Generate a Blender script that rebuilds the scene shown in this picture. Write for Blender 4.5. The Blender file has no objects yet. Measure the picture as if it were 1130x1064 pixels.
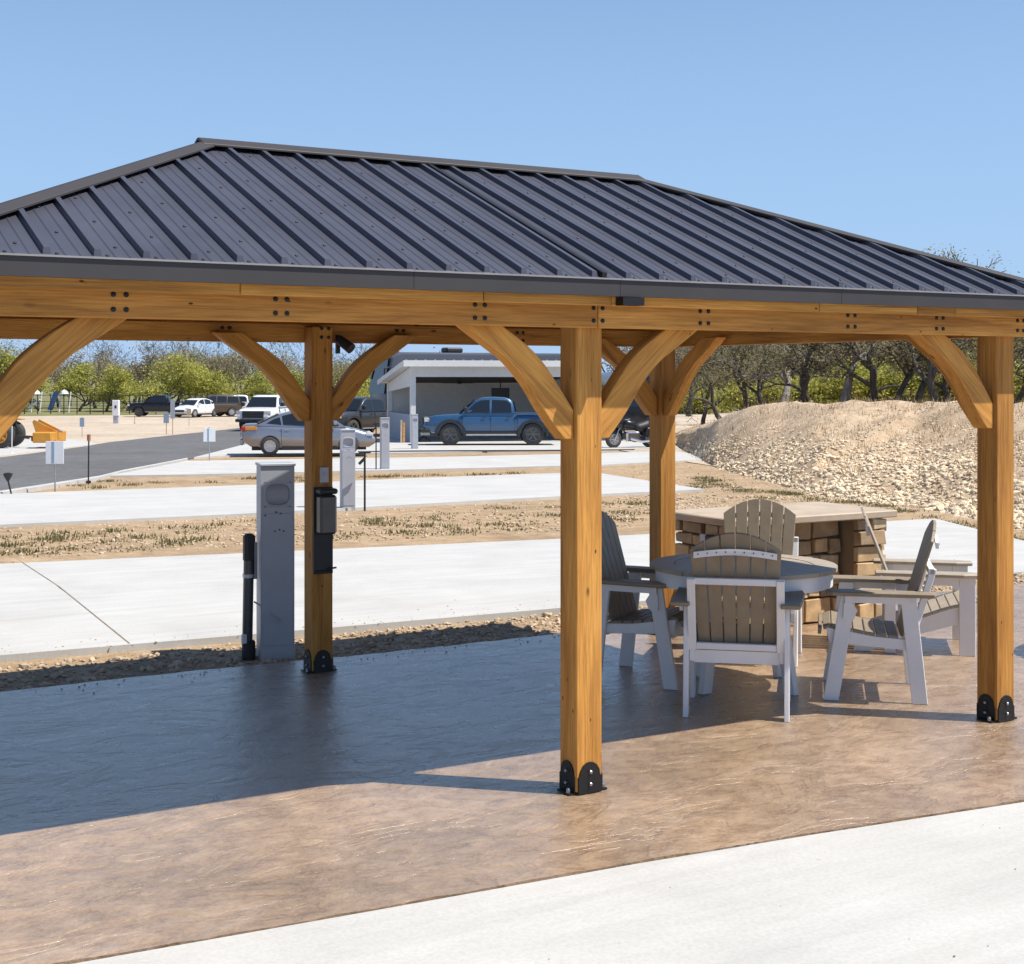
import bpy, bmesh, math, random
from mathutils import Vector, Matrix, noise as mnoise
R = math.radians
rnd = random.Random(7)

# ------------------------------------------------------------------ camera, sky, sun, exposure
SC = bpy.context.scene
CX, CY, H0, YAW, F, YH = -3.5127, -5.4641, 1.8802, 0.5269, 1595.7, 416.0
SN, CN = math.sin(YAW), math.cos(YAW)
cam = bpy.data.cameras.new('camera'); cam_o = bpy.data.objects.new('camera', cam); SC.collection.objects.link(cam_o)
cam_o.location = (CX, CY, H0); cam_o.rotation_euler = (R(90), 0, -YAW)
cam.sensor_width = 36; cam.lens = 36*F/1130; cam.shift_y = -(532-YH)/1130; cam.clip_end = 5000
SC.camera = cam_o
SUN = Vector((.43, -.40, 1)).normalized()
w = bpy.data.worlds.new('World'); SC.world = w; w.use_nodes = True
nt = w.node_tree; bg = nt.nodes['Background']
sky = nt.nodes.new('ShaderNodeTexSky'); sky.sky_type = 'NISHITA'; sky.sun_disc = False
sky.sun_elevation = math.asin(SUN.z); sky.sun_rotation = math.atan2(SUN.x, SUN.y)
sky.air_density = 1.0; sky.dust_density = 0.0; sky.ozone_density = 4.5; sky.altitude = 0
def sky_nodes():
    # pale blue air towards the horizon all the way round, clear sky above
    N, Lk = nt.nodes, nt.links
    tc = N.new('ShaderNodeTexCoord'); sx = N.new('ShaderNodeSeparateXYZ'); Lk.new(tc.outputs['Generated'], sx.inputs[0])
    mr = N.new('ShaderNodeMapRange'); mr.interpolation_type = 'SMOOTHSTEP'; Lk.new(sx.outputs['Z'], mr.inputs['Value'])
    for k, v in (('From Min', -.05), ('From Max', .50), ('To Min', .92), ('To Max', .0)): mr.inputs[k].default_value = v
    mx = N.new('ShaderNodeMix'); mx.data_type = 'RGBA'; mx.inputs['B'].default_value = (2.75, 4.3, 6.75, 1)
    Lk.new(mr.outputs[0], mx.inputs['Factor']); Lk.new(sky.outputs[0], mx.inputs['A']); Lk.new(mx.outputs['Result'], bg.inputs[0])
sky_nodes(); bg.inputs[1].default_value = 0.095
sl = bpy.data.lights.new('sun', 'SUN'); sl.energy = 5.0; sl.angle = R(.5); sl.color = (1, .95, .86)
so = bpy.data.objects.new('sun', sl); SC.collection.objects.link(so); so.rotation_euler = SUN.to_track_quat('Z', 'Y').to_euler()
SC.view_settings.view_transform = 'Standard'; SC.view_settings.look = 'None'; SC.view_settings.exposure = 0.5; SC.view_settings.gamma = 1

# ------------------------------------------------------------------ pixel -> place helpers (photo pixels, 1130 x 1064)
def PD(d):                       # height of the land at depth d: level at the pavilion, falling gently away
    return 0 if d < 13 else -1.6*(1-math.exp(-(d-13)/57))
def depth(x, y): return (x-CX)*SN+(y-CY)*CN
def T(x, y): return PD(depth(x, y))
def at(u, v, d):
    a = (u-565)/F
    return Vector((CX+d*(SN+a*CN), CY+d*(CN-a*SN), H0-(v-YH)/F*d))
def gd(v):
    lo, hi = 2.5, 4000
    for _ in range(60):
        m = (lo+hi)/2
        if YH+F*(H0-PD(m))/m > v: lo = m
        else: hi = m
    return lo
def gp(u, v): return at(u, v, gd(v))
def ground_at(u, d):
    p = at(u, 0, d); p.z = PD(d); return p
VIEW = -YAW                      # z rotation whose local +y looks away from the camera

# ------------------------------------------------------------------ materials
MATS = {}
def nodes(name):
    m = bpy.data.materials.new(name); m.use_nodes = True; MATS[name] = m
    n = m.node_tree.nodes; return m, n, m.node_tree.links, n['Principled BSDF']
def ramp(n, stops):
    r = n.new('ShaderNodeValToRGB'); e = r.color_ramp.elements
    while len(e) < len(stops): e.new(.5)
    for el, (p, c) in zip(e, stops): el.position = p; el.color = (*c, 1)
    return r
def coords(n, l, scale=(1,1,1), kind='Object'):
    tc = n.new('ShaderNodeTexCoord'); mp = n.new('ShaderNodeMapping'); mp.inputs['Scale'].default_value = scale
    l.new(tc.outputs[kind], mp.inputs[0]); return mp
def noise(n, l, mp, s, det=5, rough=.6, dist=0):
    t = n.new('ShaderNodeTexNoise'); t.inputs['Scale'].default_value = s; t.inputs['Detail'].default_value = det
    t.inputs['Roughness'].default_value = rough; t.inputs['Distortion'].default_value = dist
    l.new(mp.outputs[0], t.inputs['Vector']); return t
def mixc(n, l, a, b, f, mode='MIX'):
    x = n.new('ShaderNodeMix'); x.data_type = 'RGBA'; x.blend_type = mode
    for s, v in ((x.inputs['Factor'], f), (x.inputs['A'], a), (x.inputs['B'], b)):
        if hasattr(v, 'is_linked'): l.new(v, s)
        elif isinstance(v, (int, float)): s.default_value = v
        else: s.default_value = (*v, 1)
    return x.outputs['Result']
def bump(n, l, b, h, st, dist=.01):
    bp = n.new('ShaderNodeBump'); bp.inputs['Strength'].default_value = st; bp.inputs['Distance'].default_value = dist
    l.new(h, bp.inputs['Height']); l.new(bp.outputs[0], b.inputs['Normal']); return bp
def plain(name, c, rough=.5, metal=0, var=.12, scale=6, bst=0, bscale=40, coat=0, kind='Object'):
    m, n, l, b = nodes(name); mp = coords(n, l, kind=kind)
    t = noise(n, l, mp, scale)
    r = ramp(n, [(.3, tuple(x*(1-var) for x in c)), (.7, tuple(min(1, x*(1+var)) for x in c))])
    l.new(t.outputs[0], r.inputs[0]); l.new(r.outputs[0], b.inputs['Base Color'])
    b.inputs['Roughness'].default_value = rough; b.inputs['Metallic'].default_value = metal; b.inputs['Coat Weight'].default_value = coat
    if bst: bump(n, l, b, noise(n, l, mp, bscale).outputs[0], bst, .004)
    return m
def wood(name, dark, mid, light):
    m, n, l, b = nodes(name)
    tc = n.new('ShaderNodeTexCoord'); oi = n.new('ShaderNodeObjectInfo')
    ad = n.new('ShaderNodeVectorMath'); ad.operation = 'ADD'; l.new(tc.outputs['Object'], ad.inputs[0])
    sc = n.new('ShaderNodeVectorMath'); sc.operation = 'SCALE'; sc.inputs['Scale'].default_value = 37
    cb = n.new('ShaderNodeCombineXYZ')
    for i in range(3): l.new(oi.outputs['Random'], cb.inputs[i])
    l.new(cb.outputs[0], sc.inputs[0]); l.new(sc.outputs[0], ad.inputs[1])
    def mp(s):
        k = n.new('ShaderNodeMapping'); k.inputs['Scale'].default_value = s; l.new(ad.outputs[0], k.inputs[0]); return k
    a = noise(n, l, mp((.55, 9, 9)), 1.6, 6, .62, .6)
    f = noise(n, l, mp((2.5, 70, 70)), 2.0, 3, .6)
    r = ramp(n, [(.25, dark), (.48, mid), (.75, light)]); l.new(a.outputs[0], r.inputs[0])
    fr = ramp(n, [(.3, (.60, .56, .50)), (.62, (1.08, 1.08, 1.08))]); l.new(f.outputs[0], fr.inputs[0])
    c = mixc(n, l, r.outputs[0], fr.outputs[0], .75, 'MULTIPLY')
    for sc_k, lo, hi, seed in (((3.1, 7.5, 7.5), .05, .10, 0), ((7.0, 15, 15), .045, .085, 5)):
        mk_ = mp(sc_k); mk_.inputs['Location'].default_value = (seed, seed*1.7, seed*.6)
        v = n.new('ShaderNodeTexVoronoi'); v.inputs['Scale'].default_value = 1.0; v.inputs['Randomness'].default_value = 1; l.new(mk_.outputs[0], v.inputs['Vector'])
        kr = ramp(n, [(lo, (1, 1, 1)), (hi, (0, 0, 0))]); l.new(v.outputs['Distance'], kr.inputs[0])
        sel = ramp(n, [(.42, (0, 0, 0)), (.5, (1, 1, 1))]); l.new(noise(n, l, mp((1.7, 3, 3)), 1.3, 1).outputs[0], sel.inputs[0])
        k2 = mixc(n, l, kr.outputs[0], sel.outputs[0], 1.0, 'MULTIPLY')
        c = mixc(n, l, c, tuple(x*.28 for x in dark), k2)
    ck = noise(n, l, mp((.5, 26, 26)), 1.0, 2, .5); cr = ramp(n, [(.27, (1, 1, 1)), (.30, (0, 0, 0))]); l.new(ck.outputs[0], cr.inputs[0])
    c = mixc(n, l, c, tuple(x*.35 for x in dark), mixc(n, l, (0, 0, 0), cr.outputs[0], .7))
    big = noise(n, l, mp((.8, 1.5, 1.5)), 1.1, 2)
    br = ramp(n, [(.3, (.76, .73, .68)), (.7, (1.12, 1.09, 1.05))]); l.new(big.outputs[0], br.inputs[0])
    c = mixc(n, l, c, br.outputs[0], 1.0, 'MULTIPLY')
    ov_ = ramp(n, [(0, (.80, .76, .72)), (.5, (1, 1, 1)), (1, (1.12, 1.1, 1.04))]); l.new(oi.outputs['Random'], ov_.inputs[0])
    c = mixc(n, l, c, ov_.outputs[0], 1.0, 'MULTIPLY')
    l.new(c, b.inputs['Base Color']); b.inputs['Roughness'].default_value = .72; b.inputs['Specular IOR Level'].default_value = .3
    bump(n, l, b, f.outputs[0], .35, .004)
    return m
wood('cedar', (.30, .128, .030), (.55, .268, .063), (.72, .385, .10))
def glossy_slab():
    m, n, l, b = nodes('stamped'); mp = coords(n, l)
    big = noise(n, l, mp, .9, 4, .55, .3); med = noise(n, l, coords(n, l, (1, 1.35, 1)), 7.5, 8, .68, .35); fine = noise(n, l, mp, 34, 5, .65, .2)
    r = ramp(n, [(.30, (.27, .178, .112)), (.5, (.37, .258, .168)), (.72, (.46, .338, .235))]); l.new(med.outputs[0], r.inputs[0])
    br = ramp(n, [(.3, (.74, .72, .68)), (.72, (1.16, 1.14, 1.12))]); l.new(big.outputs[0], br.inputs[0])
    c = mixc(n, l, r.outputs[0], br.outputs[0], .9, 'MULTIPLY')
    # stamped slate relief: broad warped plateaus with soft edges, a few creases
    wv = noise(n, l, coords(n, l, (1, 1.7, 1)), 1.7, 7, .60, .9)
    pl = ramp(n, [(.40, (0, 0, 0)), (.43, (.4, .4, .4)), (.52, (.45, .45, .45)), (.55, (.8, .8, .8)), (.66, (1, 1, 1))]); l.new(wv.outputs[0], pl.inputs[0])
    cr = ramp(n, [(.492, (0, 0, 0)), (.5, (1, 1, 1)), (.508, (0, 0, 0))]); l.new(wv.outputs[0], cr.inputs[0])
    tn = ramp(n, [(.0, (.86, .85, .83)), (1, (1.1, 1.1, 1.1))]); l.new(pl.outputs[0], tn.inputs[0])
    c = mixc(n, l, c, tn.outputs[0], .8, 'MULTIPLY')
    c = mixc(n, l, c, (.15, .095, .065), mixc(n, l, (0, 0, 0), cr.outputs[0], .45))
    fr_ = ramp(n, [(.32, (.72, .69, .66)), (.5, (1, 1, 1)), (.68, (1.15, 1.14, 1.12))]); l.new(noise(n, l, mp, 60, 6, .7, .3).outputs[0], fr_.inputs[0])
    c = mixc(n, l, c, fr_.outputs[0], .7, 'MULTIPLY')
    # scuffed pale film
    sc_ = noise(n, l, coords(n, l, (.6, 1.6, 1)), 2.4, 7, .7, .6); sr = ramp(n, [(.58, (0, 0, 0)), (.72, (1, 1, 1))]); l.new(sc_.outputs[0], sr.inputs[0])
    c = mixc(n, l, c, (.52, .42, .34), mixc(n, l, (0, 0, 0), sr.outputs[0], .35))
    l.new(c, b.inputs['Base Color'])
    h = mixc(n, l, mixc(n, l, med.outputs[0], pl.outputs[0], .5), fine.outputs[0], .2)
    bb = bump(n, l, b, h, .7, .03)
    rr = ramp(n, [(.3, (.22, .22, .22)), (.7, (.38, .38, .38))]); l.new(med.outputs[0], rr.inputs[0]); l.new(rr.outputs[0], b.inputs['Roughness'])
    b.inputs['Specular IOR Level'].default_value = .65
    b.inputs['Coat Weight'].default_value = .7; b.inputs['Coat IOR'].default_value = 1.55; b.inputs['Coat Roughness'].default_value = .24; l.new(bb.outputs[0], b.inputs['Coat Normal'])
glossy_slab()
def concrete():
    m, n, l, b = nodes('concrete'); mp = coords(n, l)
    a = noise(n, l, mp, 1.1, 5, .6, .4); st = noise(n, l, coords(n, l, (.35, 5, 1)), 1.4, 5, .65, .3); f = noise(n, l, mp, 60, 4, .7)
    sp = noise(n, l, mp, 13, 3, .6)
    r = ramp(n, [(.3, (.425, .418, .402)), (.7, (.50, .491, .474))]); l.new(a.outputs[0], r.inputs[0])
    sr = ramp(n, [(.33, (.925, .925, .92)), (.58, (1.02, 1.02, 1.02))]); l.new(st.outputs[0], sr.inputs[0])
    c = mixc(n, l, r.outputs[0], sr.outputs[0], 1.0, 'MULTIPLY')
    fr = ramp(n, [(.3, (.90, .89, .88)), (.6, (1.03, 1.03, 1.03))]); l.new(f.outputs[0], fr.inputs[0])
    c = mixc(n, l, c, fr.outputs[0], 1.0, 'MULTIPLY')
    pr = ramp(n, [(.22, (.6, .57, .53)), (.28, (1, 1, 1))]); l.new(sp.outputs[0], pr.inputs[0])
    c = mixc(n, l, c, pr.outputs[0], 1.0, 'MULTIPLY')
    sn = noise(n, l, coords(n, l, (.5, 1.4, 1)), .8, 7, .72, .8); snr = ramp(n, [(.52, (0, 0, 0)), (.75, (1, 1, 1))]); l.new(sn.outputs[0], snr.inputs[0])
    c = mixc(n, l, c, (.36, .33, .285), mixc(n, l, (0, 0, 0), snr.outputs[0], .35))
    l.new(c, b.inputs['Base Color']); b.inputs['Roughness'].default_value = .75
    bw = noise(n, l, coords(n, l, (3, 90, 1)), 1.5, 3, .6)
    bump(n, l, b, mixc(n, l, f.outputs[0], bw.outputs[0], .5), .18, .006)
concrete()
def dirt(name, cols, s=1.0, bst=.6):
    m, n, l, b = nodes(name); mp = coords(n, l)
    a = noise(n, l, mp, .35*s, 5, .6, .3); md = noise(n, l, mp, 3.2*s, 8, .72); f = noise(n, l, mp, 38*s, 5, .75)
    r = ramp(n, [(.28, cols[0]), (.5, cols[1]), (.74, cols[2])]); l.new(md.outputs[0], r.inputs[0])
    ar = ramp(n, [(.3, (.82, .8, .77)), (.7, (1.12, 1.12, 1.12))]); l.new(a.outputs[0], ar.inputs[0])
    c = mixc(n, l, r.outputs[0], ar.outputs[0], 1.0, 'MULTIPLY')
    fr = ramp(n, [(.34, (.45, .42, .4)), (.5, (1, 1, 1)), (.7, (1.3, 1.28, 1.25))]); l.new(f.outputs[0], fr.inputs[0])
    c = mixc(n, l, c, fr.outputs[0], .75, 'MULTIPLY')
    l.new(c, b.inputs['Base Color']); b.inputs['Roughness'].default_value = .95
    bump(n, l, b, mixc(n, l, md.outputs[0], f.outputs[0], .5), bst, .03)
dirt('dirt', ((.22, .145, .08), (.355, .25, .148), (.48, .36, .235)))
dirt('gravel_lot', ((.36, .29, .215), (.47, .39, .30), (.56, .48, .39)), .8, .4)
dirt('bank', ((.30, .21, .13), (.50, .375, .25), (.64, .51, .365)), 1.1, 1.0)
dirt('far_grass', ((.09, .10, .03), (.17, .17, .06), (.28, .24, .12)), .25, .5)
dirt('asphalt', ((.085, .085, .09), (.115, .115, .12), (.15, .15, .155)), .6, .3)
plain('limestone', (.62, .50, .35), .9, var=.36, scale=3, bst=.5, bscale=14)
plain('pebble', (.44, .34, .24), .9, var=.35, scale=9)
plain('roof_metal', (.072, .073, .094), .40, .2, .14, 2.5)
plain('fascia_metal', (.034, .030, .031), .6, .0, .12, 3)
plain('drip_metal', (.30, .28, .27), .35, .3, .1, 3)
plain('black_metal', (.012, .012, .013), .45, .3, .2)
plain('bolt_steel', (.35, .34, .34), .35, .9, .2)
plain('screw', (.02, .02, .025), .5)
plain('poly_white', (.74, .735, .74), .5, var=.04, bst=.15, bscale=120)
plain('poly_taupe', (.245, .195, .135), .52, var=.12, scale=12, bst=.25, bscale=90)
plain('poly_tan', (.36, .30, .225), .5, var=.1, scale=12, bst=.25, bscale=90)
plain('pedestal_grey', (.40, .42, .47), .5, .2, .06, 5)
plain('counter', (.42, .335, .245), .6, var=.15, scale=5, bst=.3)
plain('mortar', (.25, .19, .13), .95, var=.2)
plain('stone_a', (.48, .325, .17), .85, var=.3, scale=7, bst=.7, bscale=18)
plain('stone_b', (.36, .25, .145), .85, var=.35, scale=6, bst=.7, bscale=18)
plain('stone_c', (.55, .42, .26), .85, var=.28, scale=8, bst=.7, bscale=18)
plain('rubber', (.045, .044, .043), .8, var=.2)
plain('rim', (.55, .55, .57), .3, .8, .05)
plain('rim_dark', (.11, .11, .115), .35, .6, .1)
plain('chrome', (.7, .7, .72), .12, 1.0, .03)
plain('plastic_black', (.022, .022, .024), .55, var=.15)
plain('smoked', (.07, .07, .075), .25, .4, .2)
plain('galvanised', (.42, .43, .44), .4, .8, .12)
plain('sign_white', (.72, .73, .75), .5, var=.04)
plain('sign_blue', (.25, .33, .46), .4, var=.06)
plain('rust', (.30, .13, .09), .8)
plain('yellow_paint', (.58, .26, .03), .5, var=.15, scale=4)
plain('building_white', (.66, .65, .63), .6, var=.04)
plain('building_grey', (.60, .58, .56), .7, var=.06)
plain('building_shaded', (.34, .36, .42), .6, var=.05)  # shaded side of the building, the bluish shade put into the colour
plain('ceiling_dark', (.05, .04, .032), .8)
plain('slide_blue', (.03, .09, .30), .4)
plain('amber', (.55, .22, .03), .25)
plain('red_lens', (.35, .02, .015), .2)
plain('clear_lens', (.6, .62, .65), .12, .3)
plain('solar_black', (.012, .012, .014), .4)
def paint(name, c, metal=.35, rough=.32):
    m = plain(name, c, rough, metal, .03, 3, coat=(.9 if name in ('paint_blue', 'paint_silver') else .4)); m.node_tree.nodes['Principled BSDF'].inputs['Coat Roughness'].default_value = .06
paint('paint_blue', (.03, .095, .20)); paint('paint_silver', (.30, .31, .35), .75); paint('paint_black', (.012, .012, .015)); paint('paint_white', (.70, .71, .73), .05)
paint('paint_tan', (.085, .062, .042)); paint('paint_dark', (.06, .065, .075), .5); paint('paint_navy', (.02, .035, .07)); paint('coach_grey', (.075, .08, .095), .3)
def glass():
    m, n, l, b = nodes('car_glass'); b.inputs['Base Color'].default_value = (.012, .015, .019, 1); b.inputs['Roughness'].default_value = .05
    b.inputs['Specular IOR Level'].default_value = .8
glass()
def bark(name, a, c):
    m, n, l, b = nodes(name); mp = coords(n, l, (1, 1, .25)); t = noise(n, l, mp, 9, 6, .7)
    r = ramp(n, [(.3, a), (.7, c)]); l.new(t.outputs[0], r.inputs[0]); l.new(r.outputs[0], b.inputs['Base Color']); b.inputs['Roughness'].default_value = .95
    bump(n, l, b, t.outputs[0], .8, .03)
bark('bark', (.028, .024, .021), (.12, .105, .09)); bark('bark_pale', (.09, .08, .07), (.30, .27, .24))
def leaf(name, cs, tr=.35):
    m, n, l, b = nodes(name); g = n.new('ShaderNodeNewGeometry'); oi = n.new('ShaderNodeObjectInfo')
    t = noise(n, l, coords(n, l), .9, 2)
    ma = n.new('ShaderNodeMath'); ma.operation = 'MULTIPLY_ADD'; l.new(g.outputs['Random Per Island'], ma.inputs[0]); ma.inputs[1].default_value = .55
    l.new(t.outputs[0], ma.inputs[2])
    m2 = n.new('ShaderNodeMath'); m2.operation = 'MULTIPLY_ADD'; l.new(oi.outputs['Random'], m2.inputs[0]); m2.inputs[1].default_value = .25; l.new(ma.outputs[0], m2.inputs[2])
    r = ramp(n, [(.35, cs[0]), (.75, cs[1]), (1.0, cs[2])]); l.new(m2.outputs[0], r.inputs[0])
    l.new(r.outputs[0], b.inputs['Base Color']); b.inputs['Roughness'].default_value = .7; b.inputs['Specular IOR Level'].default_value = .2
    ts = n.new('ShaderNodeBsdfTranslucent'); l.new(r.outputs[0], ts.inputs[0]); mx = n.new('ShaderNodeMixShader'); mx.inputs[0].default_value = tr
    l.new(b.outputs[0], mx.inputs[1]); l.new(ts.outputs[0], mx.inputs[2]); l.new(mx.outputs[0], n['Material Output'].inputs[0])
leaf('leaf_lime', ((.15, .15, .025), (.33, .33, .06), (.46, .44, .12)))
leaf('leaf_olive', ((.13, .125, .045), (.27, .25, .10), (.40, .35, .18)), .45)
leaf('leaf_brown', ((.13, .11, .07), (.25, .215, .135), (.36, .31, .21)), .45)
leaf('weed', ((.06, .075, .025), (.13, .135, .05), (.24, .20, .10)))
leaf('dry_grass', ((.16, .105, .055), (.34, .245, .145), (.48, .37, .24)), .15)

# ------------------------------------------------------------------ mesh helpers
COL = SC.collection
class MB:
    def __init__(s): s.v = []; s.f = []
    def add(s, vs, fs):
        k = len(s.v); s.v += [tuple(v) for v in vs]; s.f += [tuple(i+k for i in f) for f in fs]; return s
    def hexa(s, p): return s.add(p, [(0,3,2,1),(4,5,6,7),(0,1,5,4),(1,2,6,5),(2,3,7,6),(3,0,4,7)])
    def box(s, x0, x1, y0, y1, z0, z1, M=None):
        p = [Vector(q) for q in ((x0,y0,z0),(x1,y0,z0),(x1,y1,z0),(x0,y1,z0),(x0,y0,z1),(x1,y0,z1),(x1,y1,z1),(x0,y1,z1))]
        return s.hexa([M @ q for q in p] if M else p)
    def plank(s, a, b, wv, tv):       # bar from a to b, half-width vector wv, half-thickness vector tv
        a, b, wv, tv = map(Vector, (a, b, wv, tv))
        return s.hexa([a-wv-tv, a+wv-tv, a+wv+tv, a-wv+tv, b-wv-tv, b+wv-tv, b+wv+tv, b-wv+tv])
    def prism(s, poly, e):            # closed 3-d polygon pushed along e
        e = Vector(e); n = len(poly); a = [Vector(q) for q in poly]
        return s.add(a+[q+e for q in a], [tuple(range(n-1,-1,-1)), tuple(range(n,2*n))]+[(i,(i+1)%n,(i+1)%n+n,i+n) for i in range(n)])
    def tube(s, pts, rs, seg=8, cap=True):
        pts = [Vector(p) for p in pts]; rs = rs if hasattr(rs, '__len__') else [rs]*len(pts); vs = []; fs = []
        n = None
        for i, p in enumerate(pts):
            t = (pts[min(i+1, len(pts)-1)]-pts[max(i-1, 0)]).normalized()
            if n is None: n = t.orthogonal().normalized()
            n = (n-t*n.dot(t)); n = n.normalized() if n.length > 1e-6 else t.orthogonal().normalized()
            b = t.cross(n)
            for k in range(seg):
                a = 2*math.pi*k/seg; vs.append(p+(n*math.cos(a)+b*math.sin(a))*rs[i])
        for i in range(len(pts)-1):
            for k in range(seg):
                fs.append((i*seg+k, i*seg+(k+1)%seg, (i+1)*seg+(k+1)%seg, (i+1)*seg+k))
        if cap: fs += [tuple(range(seg-1,-1,-1)), tuple(range((len(pts)-1)*seg, len(pts)*seg))]
        return s.add(vs, fs)
    def lathe(s, prof, seg=24, M=None):     # profile (r, z) about z
        vs = []; fs = []
        for r, z in prof:
            for k in range(seg):
                a = 2*math.pi*k/seg; q = Vector((r*math.cos(a), r*math.sin(a), z)); vs.append(M @ q if M else q)
        for i in range(len(prof)-1):
            for k in range(seg): fs.append((i*seg+k, i*seg+(k+1)%seg, (i+1)*seg+(k+1)%seg, (i+1)*seg+k))
        fs += [tuple(range(seg-1,-1,-1)), tuple(range((len(prof)-1)*seg, len(prof)*seg))]
        return s.add(vs, fs)
    def mesh(s, name, smooth=False):
        me = bpy.data.meshes.new(name); me.from_pydata(s.v, [], s.f); me.update()
        bm = bmesh.new(); bm.from_mesh(me); bmesh.ops.recalc_face_normals(bm, faces=bm.faces); bm.to_mesh(me); bm.free()
        if smooth: me.shade_smooth()
        return me
    def build(s, name, mat, parent=None, smooth=False, bevel=0, loc=None, rot=None, kind=None, auto=None):
        o = link(name, s.mesh(name, smooth or bool(auto)), mat, parent)
        if auto:
            try: o.data.set_sharp_from_angle(angle=R(auto))
            except Exception: pass
        if bevel: bv(o, bevel)
        if loc is not None: o.location = loc
        if rot is not None: o.rotation_euler = rot
        if kind: o['kind'] = kind
        return o
def bv(o, wd, seg=1):
    m = o.modifiers.new('bevel', 'BEVEL'); m.width = wd; m.segments = seg; m.limit_method = 'ANGLE'; m.angle_limit = R(40)
def link(name, me, mat=None, parent=None):
    o = bpy.data.objects.new(name, me); COL.objects.link(o)
    if mat and not me.materials: me.materials.append(MATS[mat])
    if parent: o.parent = parent
    return o
def tag(o, label, cat, group=None):
    o['label'] = label; o['category'] = cat
    if group: o['group'] = group
    return o
def thing(name, label, cat, loc=(0,0,0), rz=0, group=None):
    o = bpy.data.objects.new(name, None); COL.objects.link(o); o.location = loc; o.rotation_euler = (0,0,rz); o.empty_display_size = .1
    return tag(o, label, cat, group)
def struct(o): o['kind'] = 'structure'; return o
def kids(o): return [c for c in bpy.data.objects if c.parent == o]
def copy_tree(o, parent=None):
    c = o.copy(); COL.objects.link(c); c.parent = parent
    for k in list(o.children): copy_tree(k, c)
    return c

# ------------------------------------------------------------------ the land
def build_ground():
    mb = MB(); us = [-89+i*178/140 for i in range(141)]
    ds = [-14, -8, -4, 0, 3, 6, 9, 11, 13]
    d = 13
    while d < 3500: d *= 1.07; ds.append(d)
    vs = []
    W = lambda d: max(60, abs(d)*1.3)
    for d in ds:
        for a in us:
            x = math.copysign(abs(a/89)**1.5, a)*W(d)
            X = CX+d*SN+x*CN; Y = CY+d*CN-x*SN
            z = PD(d)-.05+(mnoise.noise((X*.35, Y*.35, 0))*.018 if d > 11 else 0)
            vs.append((X, Y, z))
    n = len(us)
    mb.add(vs, [(i*n+j, i*n+j+1, (i+1)*n+j+1, (i+1)*n+j) for i in range(len(ds)-1) for j in range(n-1)])
    return struct(mb.build('ground', 'dirt', smooth=True))
build_ground()
def drape(name, near, far, mat, lift=0.0, sub=10, thick=.09, seg=8):
    """slab between two matched lists of photo pixels, laid on the land"""
    def rs(pl):
        P = [Vector((q[0], q[1])) for q in pl]; out = []
        for i in range(len(P)-1):
            for k in range(seg): out.append(P[i].lerp(P[i+1], k/seg))
        return out+[P[-1]]
    A, B = rs(near), rs(far); vs = []; m = len(A)
    for a, b in zip(A, B):
        for k in range(sub+1):
            q = a.lerp(b, k/sub); vs.append((q.x, q.y, T(q.x, q.y)+lift))
    k = sub+1; fs = [(i*k+j, (i+1)*k+j, (i+1)*k+j+1, i*k+j+1) for i in range(m-1) for j in range(sub)]
    ring = [i*k for i in range(m)]+[(m-1)*k+j for j in range(1, k)]+[i*k+sub for i in range(m-2, -1, -1)]+[j for j in range(sub-1, 0, -1)]
    nb = len(vs); vs += [(vs[i][0], vs[i][1], vs[i][2]-thick) for i in ring]; rn = len(ring)
    fs += [(ring[i], nb+i, nb+(i+1)%rn, ring[(i+1)%rn]) for i in range(rn)]
    return struct(MB().add(vs, fs).build(name, mat))
W2 = lambda L: [gp(*q) for q in L]
# stamped patio: front edge, back edge
fe = [(-9, -.2), (-2.45, -.725), (-1.4, -.79), (-.28, -.855), (.58, -.93), (1.66, -1.05), (4, -1.27), (9, -1.75)]
be = [(-9, 3.45), (-1.82, 3.53), (-.98, 3.55), (-.27, 3.55), (.5, 3.5), (1.3, 3.5), (4, 3.58), (9, 3.6)]
def ragged(pl, amp, st=.09):
    out = []
    for a, b in zip(pl, pl[1:]):
        n = max(1, int(math.dist(a, b)/st))
        for k in range(n): out.append((a[0]+(b[0]-a[0])*k/n, a[1]+(b[1]-a[1])*k/n+rnd.uniform(-amp, amp)))
    return out+[pl[-1]]
patio_poly = ragged(fe, .008)+list(reversed(ragged(be, .012)))
struct(MB().prism([(x, y, -.16) for x, y in patio_poly], (0, 0, .16)).build('patio', 'stamped'))
fw = [(x, y-.014) for x, y in fe]
walk = struct(MB().prism([(x, y, -.17) for x, y in fw]+[(14, -9, -.17), (-14, -9, -.17)], (0, 0, .166)).build('pavement', 'concrete'))
struct(MB().prism([(x, y-.035, -.03) for x, y in fe]+[(x, y+.02, -.03) for x, y in reversed(fe)], (0, 0, .012)).build('joint', 'mortar'))
# camp-site pads
def pad(near, far, lift=.0): return drape('concrete_pad', W2(near) if not isinstance(near[0], Vector) else near, W2(far) if not isinstance(far[0], Vector) else far, 'concrete', lift)
V2 = lambda *a: [Vector((x, y, 0)) for x, y in a]
pad1 = pad(V2((-30, 4.75), (-1.6, 4.72), (.6, 4.6), (3, 4.5), (6.8, 4.3), (9.4, 4.25)), V2((-30, 10.3), (-.56, 10.15), (2.2, 9.98), (6, 9.8), (11.4, 9.92), (12.7, 9.92)))
pad2 = pad([(-900, 620), (0, 579), (288, 566), (500, 554), (666, 545), (778, 540)], [(-900, 577), (0, 545), (280, 535), (500, 526), (600, 522.5), (655, 521)])
pad3 = pad([(119, 525), (206, 523.6), (280, 522), (500, 517), (664, 513), (786, 506.5)], [(124, 524), (206, 508.6), (334, 506.5), (500, 504), (664, 500), (745, 497.5)])
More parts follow.
